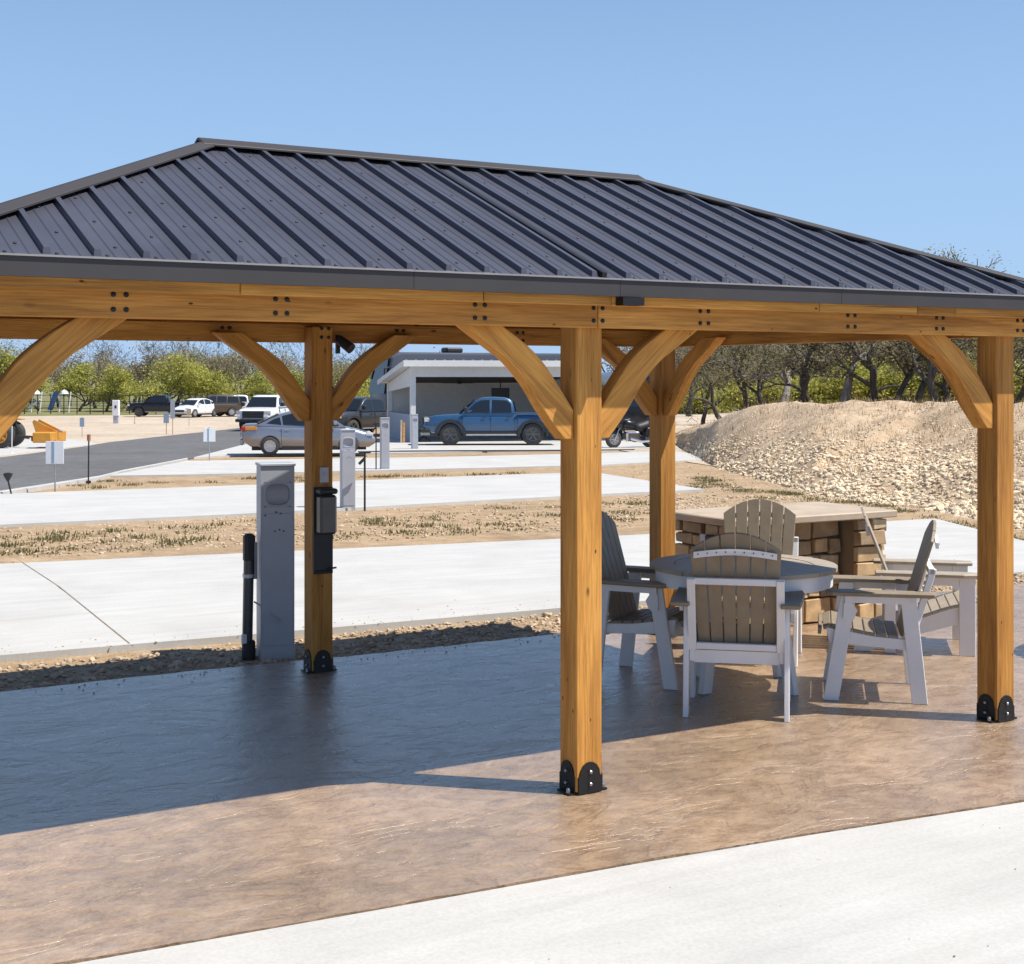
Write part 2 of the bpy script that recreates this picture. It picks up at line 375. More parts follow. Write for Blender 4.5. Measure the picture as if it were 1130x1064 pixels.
pad4 = pad([(214, 505), (262, 502.5), (500, 499), (664, 496.5), (735, 494)], [(268, 491), (300, 486), (500, 483), (640, 483), (715, 484)], .01)
road = drape('road', W2([(-700, 680), (-300, 590), (0, 543), (110, 526), (136, 519.5), (207, 506), (279, 491.7), (420, 470)]),
             W2([(-700, 590), (-300, 538), (0, 504.5), (95, 492), (120, 487.7), (190, 480), (268, 471.8), (400, 461)]), 'asphalt', -.012)
lot = drape('gravel_lot', W2([(-300, 537), (0, 503.5), (110, 490.5), (268, 471.3), (420, 460.5)]), W2([(-300, 462), (0, 459), (110, 458), (268, 457), (420, 456)]), 'gravel_lot', -.03)
apron = drape('concrete_pad', W2([(-300, 533), (0, 502.5), (60, 495.5), (108, 489.5)]), W2([(-300, 500), (0, 486), (50, 485), (75, 484.5)]), 'concrete', -.005)
kerb = drape('kerb', W2([(-300, 592.5), (0, 545.3), (110, 528), (136, 521.2), (207, 507.2)]), W2([(-300, 590.3), (0, 543.3), (110, 526.3), (136, 519.8), (207, 506.2)]), 'concrete', .03)
field = drape('grass_field', W2([(-300, 461.8), (110, 457.8), (420, 455.8)]), [ground_at(-1500, 3300), ground_at(300, 3300), ground_at(1500, 3300)], 'far_grass', -.02, 40)
far_lot = drape('gravel_lot', [ground_at(640, 62), ground_at(750, 45), ground_at(800, 40)], [ground_at(640, 190), ground_at(740, 190), ground_at(860, 190)], 'gravel_lot', -.03)
# saw-cut joints in the near pad
for (a, b) in (((-1.2, 9.95), (1.15, 4.62)), ((5.6, 9.8), (4.9, 4.45))):
    pass
def saw_cut(parent, q0, q1, wd=.005):
    jm = MB(); a, b = gp(*q0), gp(*q1); n = 10; sv = (b-a).cross(Vector((0, 0, 1))).normalized()*wd
    P = [a.lerp(b, i/n) for i in range(n+1)]
    for p in P: p.z = T(p.x, p.y)+.0035
    jm.add([p-sv for p in P]+[p+sv for p in P], [(i, i+1, n+2+i, n+1+i) for i in range(n)]); jm.build('joint', 'mortar', parent)
saw_cut(pad1, (16, 615.2), (143, 710.3))

# rubble embankment on the right
FOOT = [(735, 484), (760, 500), (790, 515), (850, 531), (900, 545), (960, 553), (1010, 557), (1075, 571), (1130, 584), (1300, 625), (1700, 700)]
CREST = [(735, 483), (760, 477), (790, 465), (815, 453), (840, 446.5), (870, 445), (1000, 443.5), (1130, 446), (1700, 446)]
GULLY = [(700, -9), (905, .30), (960, .52), (1000, .68), (1040, .80), (1075, .86), (1100, .9), (1700, 9)]
def lerpl(L, u):
    for (a, b), (c, d) in zip(L, L[1:]):
        if u <= c: return b+(d-b)*(u-a)/(c-a)
    return L[-1][1]
def bank(u, t):
    """t 0 foot .. 1 crest .. 2 far behind"""
    df = gd(lerpl(FOOT, u)); dc = df+12.5*min(1, .3+.7*(u-735)/130 if u < 865 else 1)
    zc = H0-(lerpl(CREST, u)-YH)/F*dc
    if t <= 1:
        d = df+(dc-df)*t; s = t*(.92+.08*t) if t > 0 else t
        z = PD(df)-.12+(zc-PD(df)+.12)*s
    else:
        d = dc+(t-1)*70; z = zc-(t-1)*70*.03
    p = at(u, 0, d); p.z = z+mnoise.noise((p.x*.5, p.y*.5, 3))*.16*min(1, max(0, t)*4)+mnoise.noise((p.x*1.6, p.y*1.6, 8))*.07
    if t > 1.1: p.z = min(p.z, z+.03)
    g = lerpl(GULLY, u)-t
    if 905 < u < 1100: p.z -= .16*math.exp(-(g/.05)**2)-.10*math.exp(-((g+.10)/.06)**2)
    return p
bm_ = MB(); bu = [735+i*6 for i in range(80)]+[1215+i*30 for i in range(18)]; btl = [-.1]+[i/34 for i in range(35)]+[1.05, 1.12, 1.25, 1.5, 2]
bvs = [bank(u, t) for u in bu for t in btl]; k = len(btl)
bm_.add(bvs, [(i*k+j, (i+1)*k+j, (i+1)*k+j+1, i*k+j+1) for i in range(len(bu)-1) for j in range(k-1)])
embank = struct(bm_.build('embankment', 'bank', smooth=True))
def rock_mesh(seed):
    r = random.Random(seed); bm = bmesh.new(); bmesh.ops.create_icosphere(bm, subdivisions=1, radius=.5)
    off = Vector((r.random()*50, r.random()*50, 0)); sx = (r.uniform(.8, 1.25), r.uniform(.7, 1.1), r.uniform(.5, .8))
    for v in bm.verts:
        k = 1+.55*mnoise.noise(v.co*2.2+off); v.co = Vector((v.co.x*sx[0]*k, v.co.y*sx[1]*k, v.co.z*sx[2]*k))
    me = bpy.data.meshes.new('rock'); bm.to_mesh(me); bm.free(); me.materials.append(MATS['limestone']); return me
rocks = [rock_mesh(i) for i in range(9)]
RD = [([v.co.copy() for v in m.vertices], [tuple(p.vertices) for p in m.polygons]) for m in rocks]
spots = []
for i in range(20000):
    u = rnd.uniform(742, 1190) if i < 16000 else rnd.uniform(1190, 1420); q = rnd.random(); t = q**1.25*1.02
    pn = mnoise.noise((u*.022, t*4, 2))+.5*mnoise.noise((u*.06, t*9, 5))
    if t > .22+.35*pn and rnd.random() < min(.85, .2+.8*(t-.2)-.8*pn): continue
    if u < 830 and rnd.random() < .35: continue
    s = rnd.uniform(.04, .13)*(1.5 if rnd.random() < .08 else 1)
    if t > .3: s *= max(.42, 1-(t-.3)*1.3)
    p = bank(u, max(.005, t)); spots.append((s/depth(p.x, p.y), p, s))
spots.sort(key=lambda q: -q[0])
def rotm(): return Matrix.Rotation(rnd.uniform(0, 6.3), 4, 'Z') @ Matrix.Rotation(rnd.uniform(-.5, .5), 4, 'X')
vis = [q for q in spots if q[1].length > 0][:300]
for _, p, s in vis:
    o = link('rock', rocks[rnd.randrange(9)], None, embank); o.location = p+Vector((0, 0, s*.12)); o.rotation_euler = rotm().to_euler(); o.scale = (s*1.15,)*3
rub = MB()
for _, p, s in spots[300:]:
    vs, fs = RD[rnd.randrange(9)]; M = Matrix.Translation(p+Vector((0, 0, s*.1))) @ rotm() @ Matrix.Scale(s, 4); rub.add([M @ v for v in vs], fs)
rub.build('rubble', 'limestone', embank, kind='stuff')
# brush and dry stalks on the bank, weeds on the dirt strips, loose gravel near the patio
def blades(mb, p, n, h, sp, wd=.006):
    for _ in range(n):
        a = rnd.uniform(0, 6.3); q = p+Vector((rnd.gauss(0, sp), rnd.gauss(0, sp), 0)); hh = h*rnd.uniform(.4, 1.2)
        tip = q+Vector((math.cos(a)*hh*rnd.uniform(.1, .8), math.sin(a)*hh*rnd.uniform(.1, .8), hh)); s = Vector((-math.sin(a), math.cos(a), 0))*wd
        mb.add([q-s, q+s, tip], [(0, 1, 2)])
dg = MB()
for i in range(1900):
    u = rnd.uniform(745, 1180) if i < 1300 else rnd.uniform(1180, 1420); t = rnd.random()**.7*1.04
    blades(dg, bank(u, t), rnd.randint(2, 6), .16, .10, .008)
tag(dg.build('dry_grass', 'dry_grass', kind='stuff'), 'dry grass stalks scattered over the rubble embankment', 'grass')
wd = MB()
def strip(n, pa, pb, qa, qb, hh, k=14):
    for _ in range(n):
        s = rnd.random(); a = Vector(pa).lerp(Vector(pb), s); b = Vector(qa).lerp(Vector(qb), s); q = a.lerp(b, rnd.random())
        p = gp(q.x, q.y); blades(wd, p-Vector((0, 0, .04)), rnd.randint(k*2, k*6), hh*rnd.uniform(.35, .9), .14, .012)
strip(26, (0, 610), (280, 596), (0, 590), (280, 572), .07)
strip(26, (370, 592), (610, 580), (370, 566), (610, 556), .07)
strip(26, (30, 540), (610, 520), (80, 530), (610, 520), .09)
strip(10, (670, 552), (740, 548), (670, 575), (740, 570), .07)
strip(40, (770, 545), (980, 556), (760, 520), (880, 545), .07)
strip(14, (960, 552), (1130, 590), (960, 556), (1130, 597), .08)
tag(wd.build('weeds', 'weed', kind='stuff'), 'low green weeds growing on the bare dirt strips', 'weeds')
gv = MB()
def gravel(n, f, s0, s1):
    for _ in range(n):
        p = f(); s = rnd.uniform(s0, s1); vs, fs = RD[rnd.randrange(9)]
        M = Matrix.Translation(p) @ rotm() @ Matrix.Scale(s, 4); gv.add([M @ v for v in vs], fs)
gravel(3200, lambda: Vector((rnd.uniform(-3.2, 8), rnd.uniform(3.62, 4.55), -.045)), .012, .045)
gravel(150, lambda: Vector((rnd.uniform(-3.2, 4), rnd.uniform(3.62, 4.5), -.04)), .05, .09)
def gstrip(): 
    u = rnd.uniform(-20, 900); v0 = 613-.05*u if u < 700 else 560; v1 = 578-.045*u if u < 700 else 545
    p = gp(u, rnd.uniform(v1, v0)); p.z -= .045; return p
gravel(1500, gstrip, .02, .07)
def gright():
    p = gp(rnd.uniform(690, 1010), rnd.uniform(508, 560)); p.z -= .05; return p
gravel(1600, gright, .02, .09)
gravel(260, lambda: Vector((rnd.uniform(-3, 8), 4.55+abs(rnd.gauss(0, .25)), .002)), .006, .02)
gravel(60, lambda: Vector((rnd.uniform(-3, 4), rnd.uniform(-3.5, -1.1), .0)), .004, .011)
gravel(120, lambda: Vector((rnd.uniform(-3, 4), 3.5-abs(rnd.gauss(0, .12)), .002)), .006, .016)
tag(gv.build('gravel', 'pebble', kind='stuff'), 'loose gravel on the dirt between patio and concrete pads', 'gravel')

# ------------------------------------------------------------------ the pavilion
D_, DY, PW, ZB = 2.7107, 3.0884, .14, 2.10
XC, XH = .075, None
EX0, EX1, EY0, EY1 = -2.885, 3.13, -.18, DY+PW+.18
RX0, RX1, RY, ZE0, ZE1, ZR = -1.164, 1.41, (DY+PW)/2, 2.236, 2.312, 3.045
pav = thing('pavilion', 'timber pavilion with dark standing-seam hip roof over the stamped patio', 'pavilion', (0, 0, 0))
def timber(name, p, L, wy, wz, axis, parent, bev=.004):
    """box whose local x is the grain; p = min corner in world"""
    mb = MB()
    if axis == 'X': mb.box(0, L, 0, wy, 0, wz); r = (0, 0, 0)
    elif axis == 'Y': mb.box(0, L, -wy, 0, 0, wz); r = (0, 0, R(90))
    else: mb.box(0, L, 0, wy, -wz, 0); r = (0, R(-90), 0)
    o = mb.build(name, 'cedar', parent, bevel=bev, loc=p, rot=r); return o
def disc(mb, c, n, r, h, seg=10):
    c = Vector(c); n = Vector(n).normalized(); mb.tube([c, c+n*h*.7, c+n*h], [r, r, r*.6], seg)
brk_poly = [(-.062, 0), (-.062, .075), (-.055, .078), (-.05, .105), (-.036, .126), (-.018, .137), (0, .14), (.018, .137), (.036, .126), (.05, .105), (.055, .078), (.062, .075), (.062, 0)]
posts = []
for ix in (-1, 0, 1):
    for iy in (0, 1):
        px, py = ix*D_, iy*DY
        top = ZB+.10
        po = MB().box(0, top-.012, 0, PW, -PW, 0).build('post', 'cedar', pav, bevel=.006, loc=(px, py, .012), rot=(0, R(-90), 0))
        posts.append(po); inv = po.matrix_basis.inverted()
        def sub(mb, name, mat, bevel=0, smooth=False):
            mb.v = [tuple(inv @ Vector(q)) for q in mb.v]; return mb.build(name, mat, po, bevel=bevel, smooth=smooth)
        cxp, cyp = px+PW/2, py+PW/2
        for (nx, ny) in ((0, -1), (-1, 0), (0, 1), (1, 0)):
            tx, ty = -ny, nx; hw = PW/2+.001; mb = MB()
            mb.prism([(cxp+nx*hw+tx*a, cyp+ny*hw+ty*a, .004+b) for a, b in brk_poly], (nx*.006, ny*.006, 0))
            sub(mb, 'base_bracket', 'black_metal')
            for zz in (.045, .10):
                bb = MB(); disc(bb, (cxp+nx*(hw+.006), cyp+ny*(hw+.006), zz), (nx, ny, 0), .0085, .012); sub(bb, 'bolt', 'bolt_steel')
        fp = MB().box(px-.034, px+PW+.034, py+.01, py+PW-.03, .002, .010)
        sub(fp, 'base_plate', 'black_metal')
        for sx in (-.023, PW+.023):
            ab = MB().lathe([(.011, .01), (.011, .024), (.006, .032)], 8, Matrix.Translation((px+sx, py+.03, 0))); sub(ab, 'anchor_bolt', 'bolt_steel')
# beams (outside faces of the posts)
for y0, nm in ((-.046, 'front'), (DY+PW+.002, 'back')):
    for xa, xb in ((-2.86, .086), (.089, 3.03)):
        timber('beam', (xa, y0, ZB), xb-xa, .044, .12, 'X', pav)
for x0 in (-D_-.046, D_+PW+.002):
    timber('beam', (x0, -.001, ZB), DY+PW+.002, .044, .12, 'Y', pav).location.x = x0
# inner twin beams, plate strip under the roof edge
for y0 in (-.135, DY+PW+.085):
    cuts = [-2.87, -1.62, -.55, .10, 1.32, 1.98, 2.25, 3.11]
    for xa, xb in zip(cuts, cuts[1:]): timber('plate_board', (xa+.0015, y0, 2.197), xb-xa-.003, .05, .05, 'X', pav, .003)
for x0 in (EX0+.045, EX1-.095):
    timber('plate_board', (x0, -.08, 2.197), EY1-.14+.06, .05, .05, 'Y', pav, .003)
# beam bolts in fours
pb = MB()
for xx in (-2.06, -1.42, -.52, .086, .684, 1.61, 2.23, 2.845):
    for dx in (-.024, .024):
        for zz in (2.132, 2.188 if xx != 2.845 else 2.186):
            mb = MB(); disc(mb, (xx+dx, -.046, zz), (0, -1, 0), .0098, .006, 12); mb.build('bolt', 'black_metal', pav)
            if abs(xx) < 2.5:
                mb = MB(); disc(mb, (xx+dx, DY-.001 if abs(xx-.086) < .1 else DY+PW+.001, zz), (0, -1, 0), .0115, .006, 10); mb.build('bolt', 'black_metal', pav)
# curved knee braces
lowE = [(0, -.50), (.05, -.50), (.145, -.385), (.235, -.255), (.335, -.15), (.43, -.085), (.555, 0), (.63, .055)]
upE = [(.45, .055), (.362, 0), (.25, -.075), (.165, -.15), (.09, -.245), (0, -.37)]
def spline(L, n=5):
    out = []
    for i in range(len(L)-1):
        a, b, c, d = L[max(0, i-1)], L[i], L[i+1], L[min(len(L)-1, i+2)]
        for k in range(n):
            s = k/n; out.append(tuple(.5*(2*b[j]+(c[j]-a[j])*s+(2*a[j]-5*b[j]+4*c[j]-d[j])*s*s+(3*b[j]-a[j]-3*c[j]+d[j])*s**3) for j in (0, 1)))
    return out+[L[-1]]
bpoly = [lowE[0]]+spline(lowE[1:])+spline(upE)
def brace(ox, oy, dx, dy, th=.085):
    """from the post face at (ox, oy) along (dx, dy)"""
    mb = MB(); sx, sy = (-dy, dx)
    A = R(42); ca, sa = math.cos(A), math.sin(A)
    # local frame: x' along the brace
    o = bpy.data.objects.new('brace', None)
    pts = [(a, 0, b) for a, b in bpoly]
    loc = [(ca*a+sa*b, 0, -sa*a+ca*b) for a, _, b in pts]
    mb.prism([(q[0], -th/2, q[2]) for q in loc], (0, th, 0))
    ob = mb.build('brace', 'cedar', pav, bevel=.004, loc=(ox, oy, ZB))
    rz = math.atan2(dy, dx)
    ob.rotation_euler = (Matrix.Rotation(rz, 3, 'Z') @ Matrix.Rotation(-A, 3, 'Y')).to_euler()
    return ob
def all_braces():
    for iy in (0, 1):
        oy = iy*DY+PW/2-.008*(1 if iy == 0 else -1)
        for ix in (-1, 0, 1):
            if ix < 1: brace(ix*D_+PW+.001, oy, 1, 0)
            if ix > -1: brace(ix*D_-.001, oy, -1, 0)
    for ix in (-1, 1):
        ox = ix*D_+PW/2
        brace(ox, PW+.001, 0, 1); brace(ox, DY-.001, 0, -1)
all_braces()
# roof: one sheet panel between every two ribs, on four slopes
roof = MB()
ridge = MB()
roof_o = None
def strip_poly(pl, a, b, ax):
    """clip polygon pl (3-d) to a<=coord<=b on axis ax"""
    def clip(P, c, keep):
        out = []
        for i in range(len(P)):
            p, q = P[i], P[(i+1) % len(P)]; pi, qi = keep(p[ax]-c), keep(q[ax]-c)
            if pi >= 0: out.append(p)
            if pi*qi < 0: t = (c-p[ax])/(q[ax]-p[ax]); out.append(p.lerp(q, t))
        return out
    P = clip(pl, a, lambda d: d); return clip(P, b, lambda d: -d) if len(P) > 2 else []
C = [Vector((EX0, EY0, ZE1)), Vector((EX1, EY0, ZE1)), Vector((EX1, EY1, ZE1)), Vector((EX0, EY1, ZE1))]
RA, RB = Vector((RX0, RY, ZR)), Vector((RX1, RY, ZR))
slopes = [([C[0], C[1], RB, RA], 0, 'Y', (0, 1)), ([C[2], C[3], RA, RB], 0, 'Y', (0, -1)), ([C[1], C[2], RB], 1, 'X', (-1, 0)), ([C[3], C[0], RA], 1, 'X', (1, 0))]
# ridge and hip caps are the roof's own mesh
def cap(a, b, wd, up):
    a, b = Vector(a), Vector(b); t = (b-a).normalized(); s = t.cross(Vector((0, 0, 1))).normalized()*wd; z = Vector((0, 0, 1))
    return s, z
def capmesh(mb, a, b, wd, dropL, dropR, lift=.035):
    a, b = Vector(a), Vector(b); t = (b-a).normalized(); s = Vector((0, 0, 1)).cross(t).normalized()
    prof = [(-wd, dropL-.012), (-wd, dropL), (-.012, .0), (.012, 0), (wd, dropR), (wd, dropR-.012), (0, -.012)]
    ring = lambda p: [p+s*x+Vector((0, 0, lift+y)) for x, y in prof]
    n = len(prof); A, B = ring(a), ring(b)
    mb.add(A+B, [tuple(range(n-1, -1, -1)), tuple(range(n, 2*n))]+[(i, (i+1) % n, (i+1) % n+n, i+n) for i in range(n)])
sf = (ZR-ZE1)/(RY-EY0); se = (ZR-ZE1)/(EX1-RX1)
capmesh(roof, (RX0-.06, RY, ZR), (RX1+.06, RY, ZR), .10, -.10*sf, -.10*sf, .038)
for c, r in ((C[0], RA), (C[1], RB), (C[2], RB), (C[3], RA)):
    capmesh(roof, c+(r-c)*.004, r, .065, -.02, -.02, .034)
roof_o = roof.build('roof', 'fascia_metal', pav, bevel=.002)
ribs_x = [round(-2.351-.1802*3+.1802*i, 4) for i in range(34)]
scr = MB()
for poly, ax, _, (iy_x, iy_y) in slopes:
    n = (poly[1]-poly[0]).cross(poly[2]-poly[0]).normalized()
    if n.z < 0: n = -n
    lo, hi = min(p[ax] for p in poly), max(p[ax] for p in poly)
    rb = [x for x in ribs_x if lo+.02 < x < hi-.02] if ax == 0 else [lo+.09+.1802*i for i in range(int((hi-lo-.1)/.1802)+1)]
    edges = [lo]+rb+[hi]
    up = Vector((iy_x, iy_y, 0)); up = (up-n*up.dot(n)).normalized(); sd = Vector((1, 0, 0)) if ax == 0 else Vector((0, 1, 0))
    for i, (a, b) in enumerate(zip(edges, edges[1:])):
        P = strip_poly(poly, a, b, ax)
        if len(P) < 3: continue
        mb = MB(); mb.prism([p-n*.006 for p in P], n*.006)
        def along(x):         # the up-slope line at coordinate x inside the slope
            Q = strip_poly(poly, x-.0005, x+.0005, ax)
            if len(Q) < 3: return None
            Q.sort(key=lambda p: p.dot(up)); p0, p1 = Q[0].copy(), Q[-1].copy(); p0[ax] = p1[ax] = x; return p0, p1
        if i > 0:             # trapezoid rib at the panel's starting edge
            g = along(a)
            if g:
                p0, p1 = g[0]+up*.018, g[1]-up*.02
                if (p1-p0).length > .08:
                    pr = [(-.015, 0), (-.011, .023), (.011, .023), (.015, 0)]
                    A = [p0+sd*x+n*z for x, z in pr]; A[1] += up*.012; A[2] += up*.012; B = [p1+sd*x+n*z for x, z in pr]
                    mb.add(A+B, [(3, 2, 1, 0), (4, 5, 6, 7), (0, 1, 5, 4), (1, 2, 6, 5), (2, 3, 7, 6), (3, 0, 4, 7)])
        for fr in (.36, .66): # low stiffening swages
            g = along(a+(b-a)*fr)
            if g and (g[1]-g[0]).length > .1:
                p0, p1 = g[0]+up*.01, g[1]-up*.03; pr = [(-.006, 0), (0, .0035), (.006, 0)]
                mb.add([p0+sd*x+n*z for x, z in pr]+[p1+sd*x+n*z for x, z in pr], [(0, 1, 4, 3), (1, 2, 5, 4), (2, 1, 0), (3, 4, 5)])
        pn = mb.build('roof_panel', 'roof_metal', roof_o)
        if ax == 0 and iy_y > 0:
            for k in range(7):
                for fr in (.2, .5):
                    g = along(a+(b-a)*fr)
                    if not g: continue
                    L = (g[1]-g[0]).length; s = .025 if k == 0 and fr == .2 else (.13+.33*k+(.16 if i % 2 else 0) if fr == .5 else None)
                    if s is None or s > L-.06 or (k and rnd.random() < .25): continue
                    q = g[0]+up*s; disc(scr, q, n, .0065, .006, 6)
scr.build('screws', 'screw', roof_o, kind='stuff')
sd_ = MB(); g0 = Vector((0.035, EY0, ZE1)); n_ = Vector((0, -sf, 1)).normalized(); u_ = Vector((0, 1, sf)).normalized()
sd_.plank(g0+n_*.012+u_*.01, g0+n_*.012+u_*1.86, (.012, 0, 0), n_*.012); sd_.build('seam_lap', 'black_metal', roof_o)
# fascia round the eaves, with a drip edge on top, pale to paint in its lit line
def fascia(a, b):
    a, b = Vector(a), Vector(b); t = (b-a).normalized(); o = Vector((t.y, -t.x, 0))
    MB().hexa([a+Vector((0, 0, ZE0)), b+Vector((0, 0, ZE0)), b+Vector((0, 0, ZE0))-o*.02, a+Vector((0, 0, ZE0))-o*.02,
               a+Vector((0, 0, ZE1-.006)), b+Vector((0, 0, ZE1-.006)), b+Vector((0, 0, ZE1-.006))-o*.02, a+Vector((0, 0, ZE1-.006))-o*.02]).build('fascia', 'fascia_metal', pav)
    z0, z1 = Vector((0, 0, ZE1-.004)), Vector((0, 0, ZE1+.003))
    MB().hexa([a+z0+o*.008, b+z0+o*.008, b+z0-o*.012, a+z0-o*.012, a+z1+o*.008, b+z1+o*.008, b+z1-o*.012, a+z1-o*.012]).build('drip_edge', 'drip_metal', pav)
fcut = [EX0, -.9, .115, 1.42, EX1]
for a, b in zip(fcut, fcut[1:]): fascia((a+.001, EY0, 0), (b-.001, EY0, 0))
fascia((EX1, EY1, 0), (EX0, EY1, 0)); fascia((EX1, EY0, 0), (EX1, EY1, 0)); fascia((EX0, EY1, 0), (EX0, EY0, 0))
# rafters under the sheets
for x in (-1.9, -1.15, -.4, .123, .65, 1.4, 2.15):
    top = ZR-.06 if RX0 <= x <= RX1 else ZE1+(ZR-ZE1)*((x-EX0)/(RX0-EX0) if x < RX0 else (EX1-x)/(EX1-RX1))-.06
    yy = (top+.06-ZE1)/sf+EY0
    for s in (0, 1):
        y0, y1 = (.02, yy) if s == 0 else (DY+PW-.02, DY+PW-yy)
        z0 = ZE1+sf*(.2)-.10; a = Vector((x, y0, z0)); b = Vector((x, y1, top-.04)); L = (b-a).length
        o = MB().box(0, L, -.019, .019, -.045, .045).build('rafter', 'cedar', pav, loc=a)
        o.rotation_euler = (b-a).to_track_quat('X', 'Z').to_euler()
for c, r in ((C[0], RA), (C[1], RB), (C[2], RB), (C[3], RA)):
    a = c.lerp(r, .12)-Vector((0, 0, .07)); b = r-Vector((0, 0, .07)); o = MB().box(0, (b-a).length, -.02, .02, -.055, .04).build('rafter', 'cedar', pav, loc=a)
    o.rotation_euler = (b-a).to_track_quat('X', 'Z').to_euler()
MB().box(.12, .235, -.195, -.137, 2.197, 2.233).build('splice_plate', 'black_metal', pav)

# fittings on the back middle post
t = tag(MB().box(.045, .105, DY-.02, DY-.001, 1.205, 1.31).build('outlet_box', 'pedestal_grey', bevel=.006), 'small grey weatherproof switch box high on the back post', 'switch box')
mb = MB(); disc(mb, (.075, DY-.02, 1.26), (0, -1, 0), .014, .006); mb.build('knob', 'pedestal_grey', t)
t = thing('dispenser', 'smoky black dispenser box on a panel fixed to the back post', 'dispenser', (.07, DY, .6))
MB().box(-.065, .065, -.012, -.001, .03, .58).build('back_panel', 'plastic_black', t)
MB().box(-.055, .06, -.10, -.013, .285, .535).build('box', 'smoked', t, bevel=.015)
MB().box(-.058, .063, -.105, -.013, .54, .575).build('lid', 'plastic_black', t, bevel=.01)
MB().box(-.06, .06, -.03, -.013, .035, .05).build('tray', 'plastic_black', t, bevel=.005)
MB().tube([(.02, -.02, .06), (.085, -.02, .065)], .006, 8).build('lever', 'plastic_black', t)
t = thing('fitting', 'small black spotlight clamped under the back beam beside the post', 'fitting', (.2, DY+.06, 2.03))  # small dark camera/speaker bracket, not a lamp
MB().box(-.012, .012, -.012, .012, 0, .12).build('bracket', 'plastic_black', t)
mb = MB(); mb.tube([(0, -.02, .09), (.05, -.1, .03)], [.03, .036], 12); mb.build('head', 'plastic_black', t)

# ------------------------------------------------------------------ poly-lumber furniture
def dining_chair(loc, rz, label):
    c = thing('dining_chair', label, 'chair', loc, rz, 'chairs round the patio table')
    for s in (-1, 1):
        MB().plank((s*.275, .25, 0), (s*.275, .15, .615), (0, .044, 0), (.014, 0, 0)).build('leg', 'poly_white', c, bevel=.003)
        MB().plank((s*.275, -.25, 0), (s*.275, -.185, .615), (0, .044, 0), (.014, 0, 0)).build('leg', 'poly_white', c, bevel=.003)
        MB().prism([(s*.246-.013, -.22, .30), (s*.246-.013, .26, .33), (s*.246-.013, .275, .42), (s*.246-.013, .16, .402), (s*.246-.013, 0, .375), (s*.246-.013, -.15, .365), (s*.246-.013, -.22, .365)], (.026, 0, 0)).build('seat_rail', 'poly_white', c, bevel=.003)
        a = MB().prism([(s*.30+x, y, .618) for x, y in ((-.058, -.33), (.05, -.33), (.062, -.1), (.07, .15), (.06, .24), (.035, .28), (-.035, .28), (-.06, .24))], (0, 0, .026)); a.build('armrest', 'poly_taupe', c, bevel=.006)
        MB().prism([(s*.305-.01, -.2, .575), (s*.305-.01, .17, .575), (s*.305-.01, .17, .616), (s*.305-.01, -.2, .616)], (.02, 0, 0)).build('arm_rail', 'poly_white', c)
        MB().prism([(s*.3-.011, .13, .574), (s*.3-.011, .10, .53), (s*.3-.011, .12, .48), (s*.3-.011, .15, .465), (s*.3-.011, .18, .48), (s*.3-.011, .175, .574)], (.022, 0, 0)).build('arm_bracket', 'poly_white', c)
        MB().plank((s*.242, -.205, .365), (s*.242, -.327, .775), (.022, 0, 0), (0, .018, .004)).build('back_upright', 'poly_white', c, bevel=.003)
    def bp(z): return -.165-(z-.38)*.30
    for z, x in ((.385, .22), (.76, .264)):
        MB().box(-x, x, bp(z)-.055, bp(z)-.02, z-.018, z+.018).build('back_rail', 'poly_white', c, bevel=.003)
    mb = MB()
    N = 10; tp = [(-.225+.45*i/N, .905+.022*math.sin(math.pi*i/N)) for i in range(N+1)]
    mb.prism([(x, bp(z)-.036, z-.017) for x, z in tp]+[(x, bp(z)-.036, z+.017) for x, z in reversed(tp)], (0, .018, 0)); mb.build('top_rail', 'poly_white', c)
    sc = MB()
    for i in range(9): disc(sc, (-.2+.05*i, bp(.92)-.036, .905+.022*math.sin(math.pi*(.05+.1*i+.05))), (0, -1, 0), .004, .003, 6)
    sc.build('screws', 'screw', c, kind='stuff')
    wd, n = .072, 6
    for i in range(n):
        f = i-(n-1)/2; xb, xt = f*.071, f*.0835
        top = lambda x: 1.03-.75*x*x*2.2
        l0, l1 = xb-.0325, xb+.0325; t0, t1 = xt-.039, xt+.039
        mid = (t0+t1)/2
        pl = [(l0, .37), (l1, .37), (t1, top(t1)), (mid, top(mid)), (t0, top(t0))]
        MB().prism([(x, bp(z), z) for x, z in pl], (0, .018, .004)).build('back_slat', 'poly_taupe', c, bevel=.003)
    prof = [(.305, .375), (.30, .422), (.25, .44), (.19, .428), (.125, .415), (.06, .402), (-.005, .393), (-.07, .388), (-.135, .384)]
    for i in range(len(prof)-1):
        (ya, za), (yb, zb) = prof[i], prof[i+1]; a = Vector((0, ya, za)); b = Vector((0, yb, zb)); d = (b-a).normalized(); a += d*.004; b -= d*.004
        nn = Vector((0, -d.z, d.y)); nn = -nn if nn.z < 0 and i else nn
        if i == 0: nn = Vector((0, -1, 0))
        MB().hexa([a+Vector((-.258, 0, 0))-nn*.02, a+Vector((.258, 0, 0))-nn*.02, b+Vector((.258, 0, 0))-nn*.02, b+Vector((-.258, 0, 0))-nn*.02,
                   a+Vector((-.258, 0, 0)), a+Vector((.258, 0, 0)), b+Vector((.258, 0, 0)), b+Vector((-.258, 0, 0))]).build('seat_slat', 'poly_taupe', c, bevel=.003)
    MB().box(-.233, .233, .225, .25, .30, .40).build('front_rail', 'poly_white', c)
    MB().box(-.233, .233, -.2, -.175, .29, .36).build('rear_rail', 'poly_white', c)
    return c
TX, TY = 2.147, 1.456
def facing(x, y, tx, ty): return math.atan2(-(tx-x), ty-y)
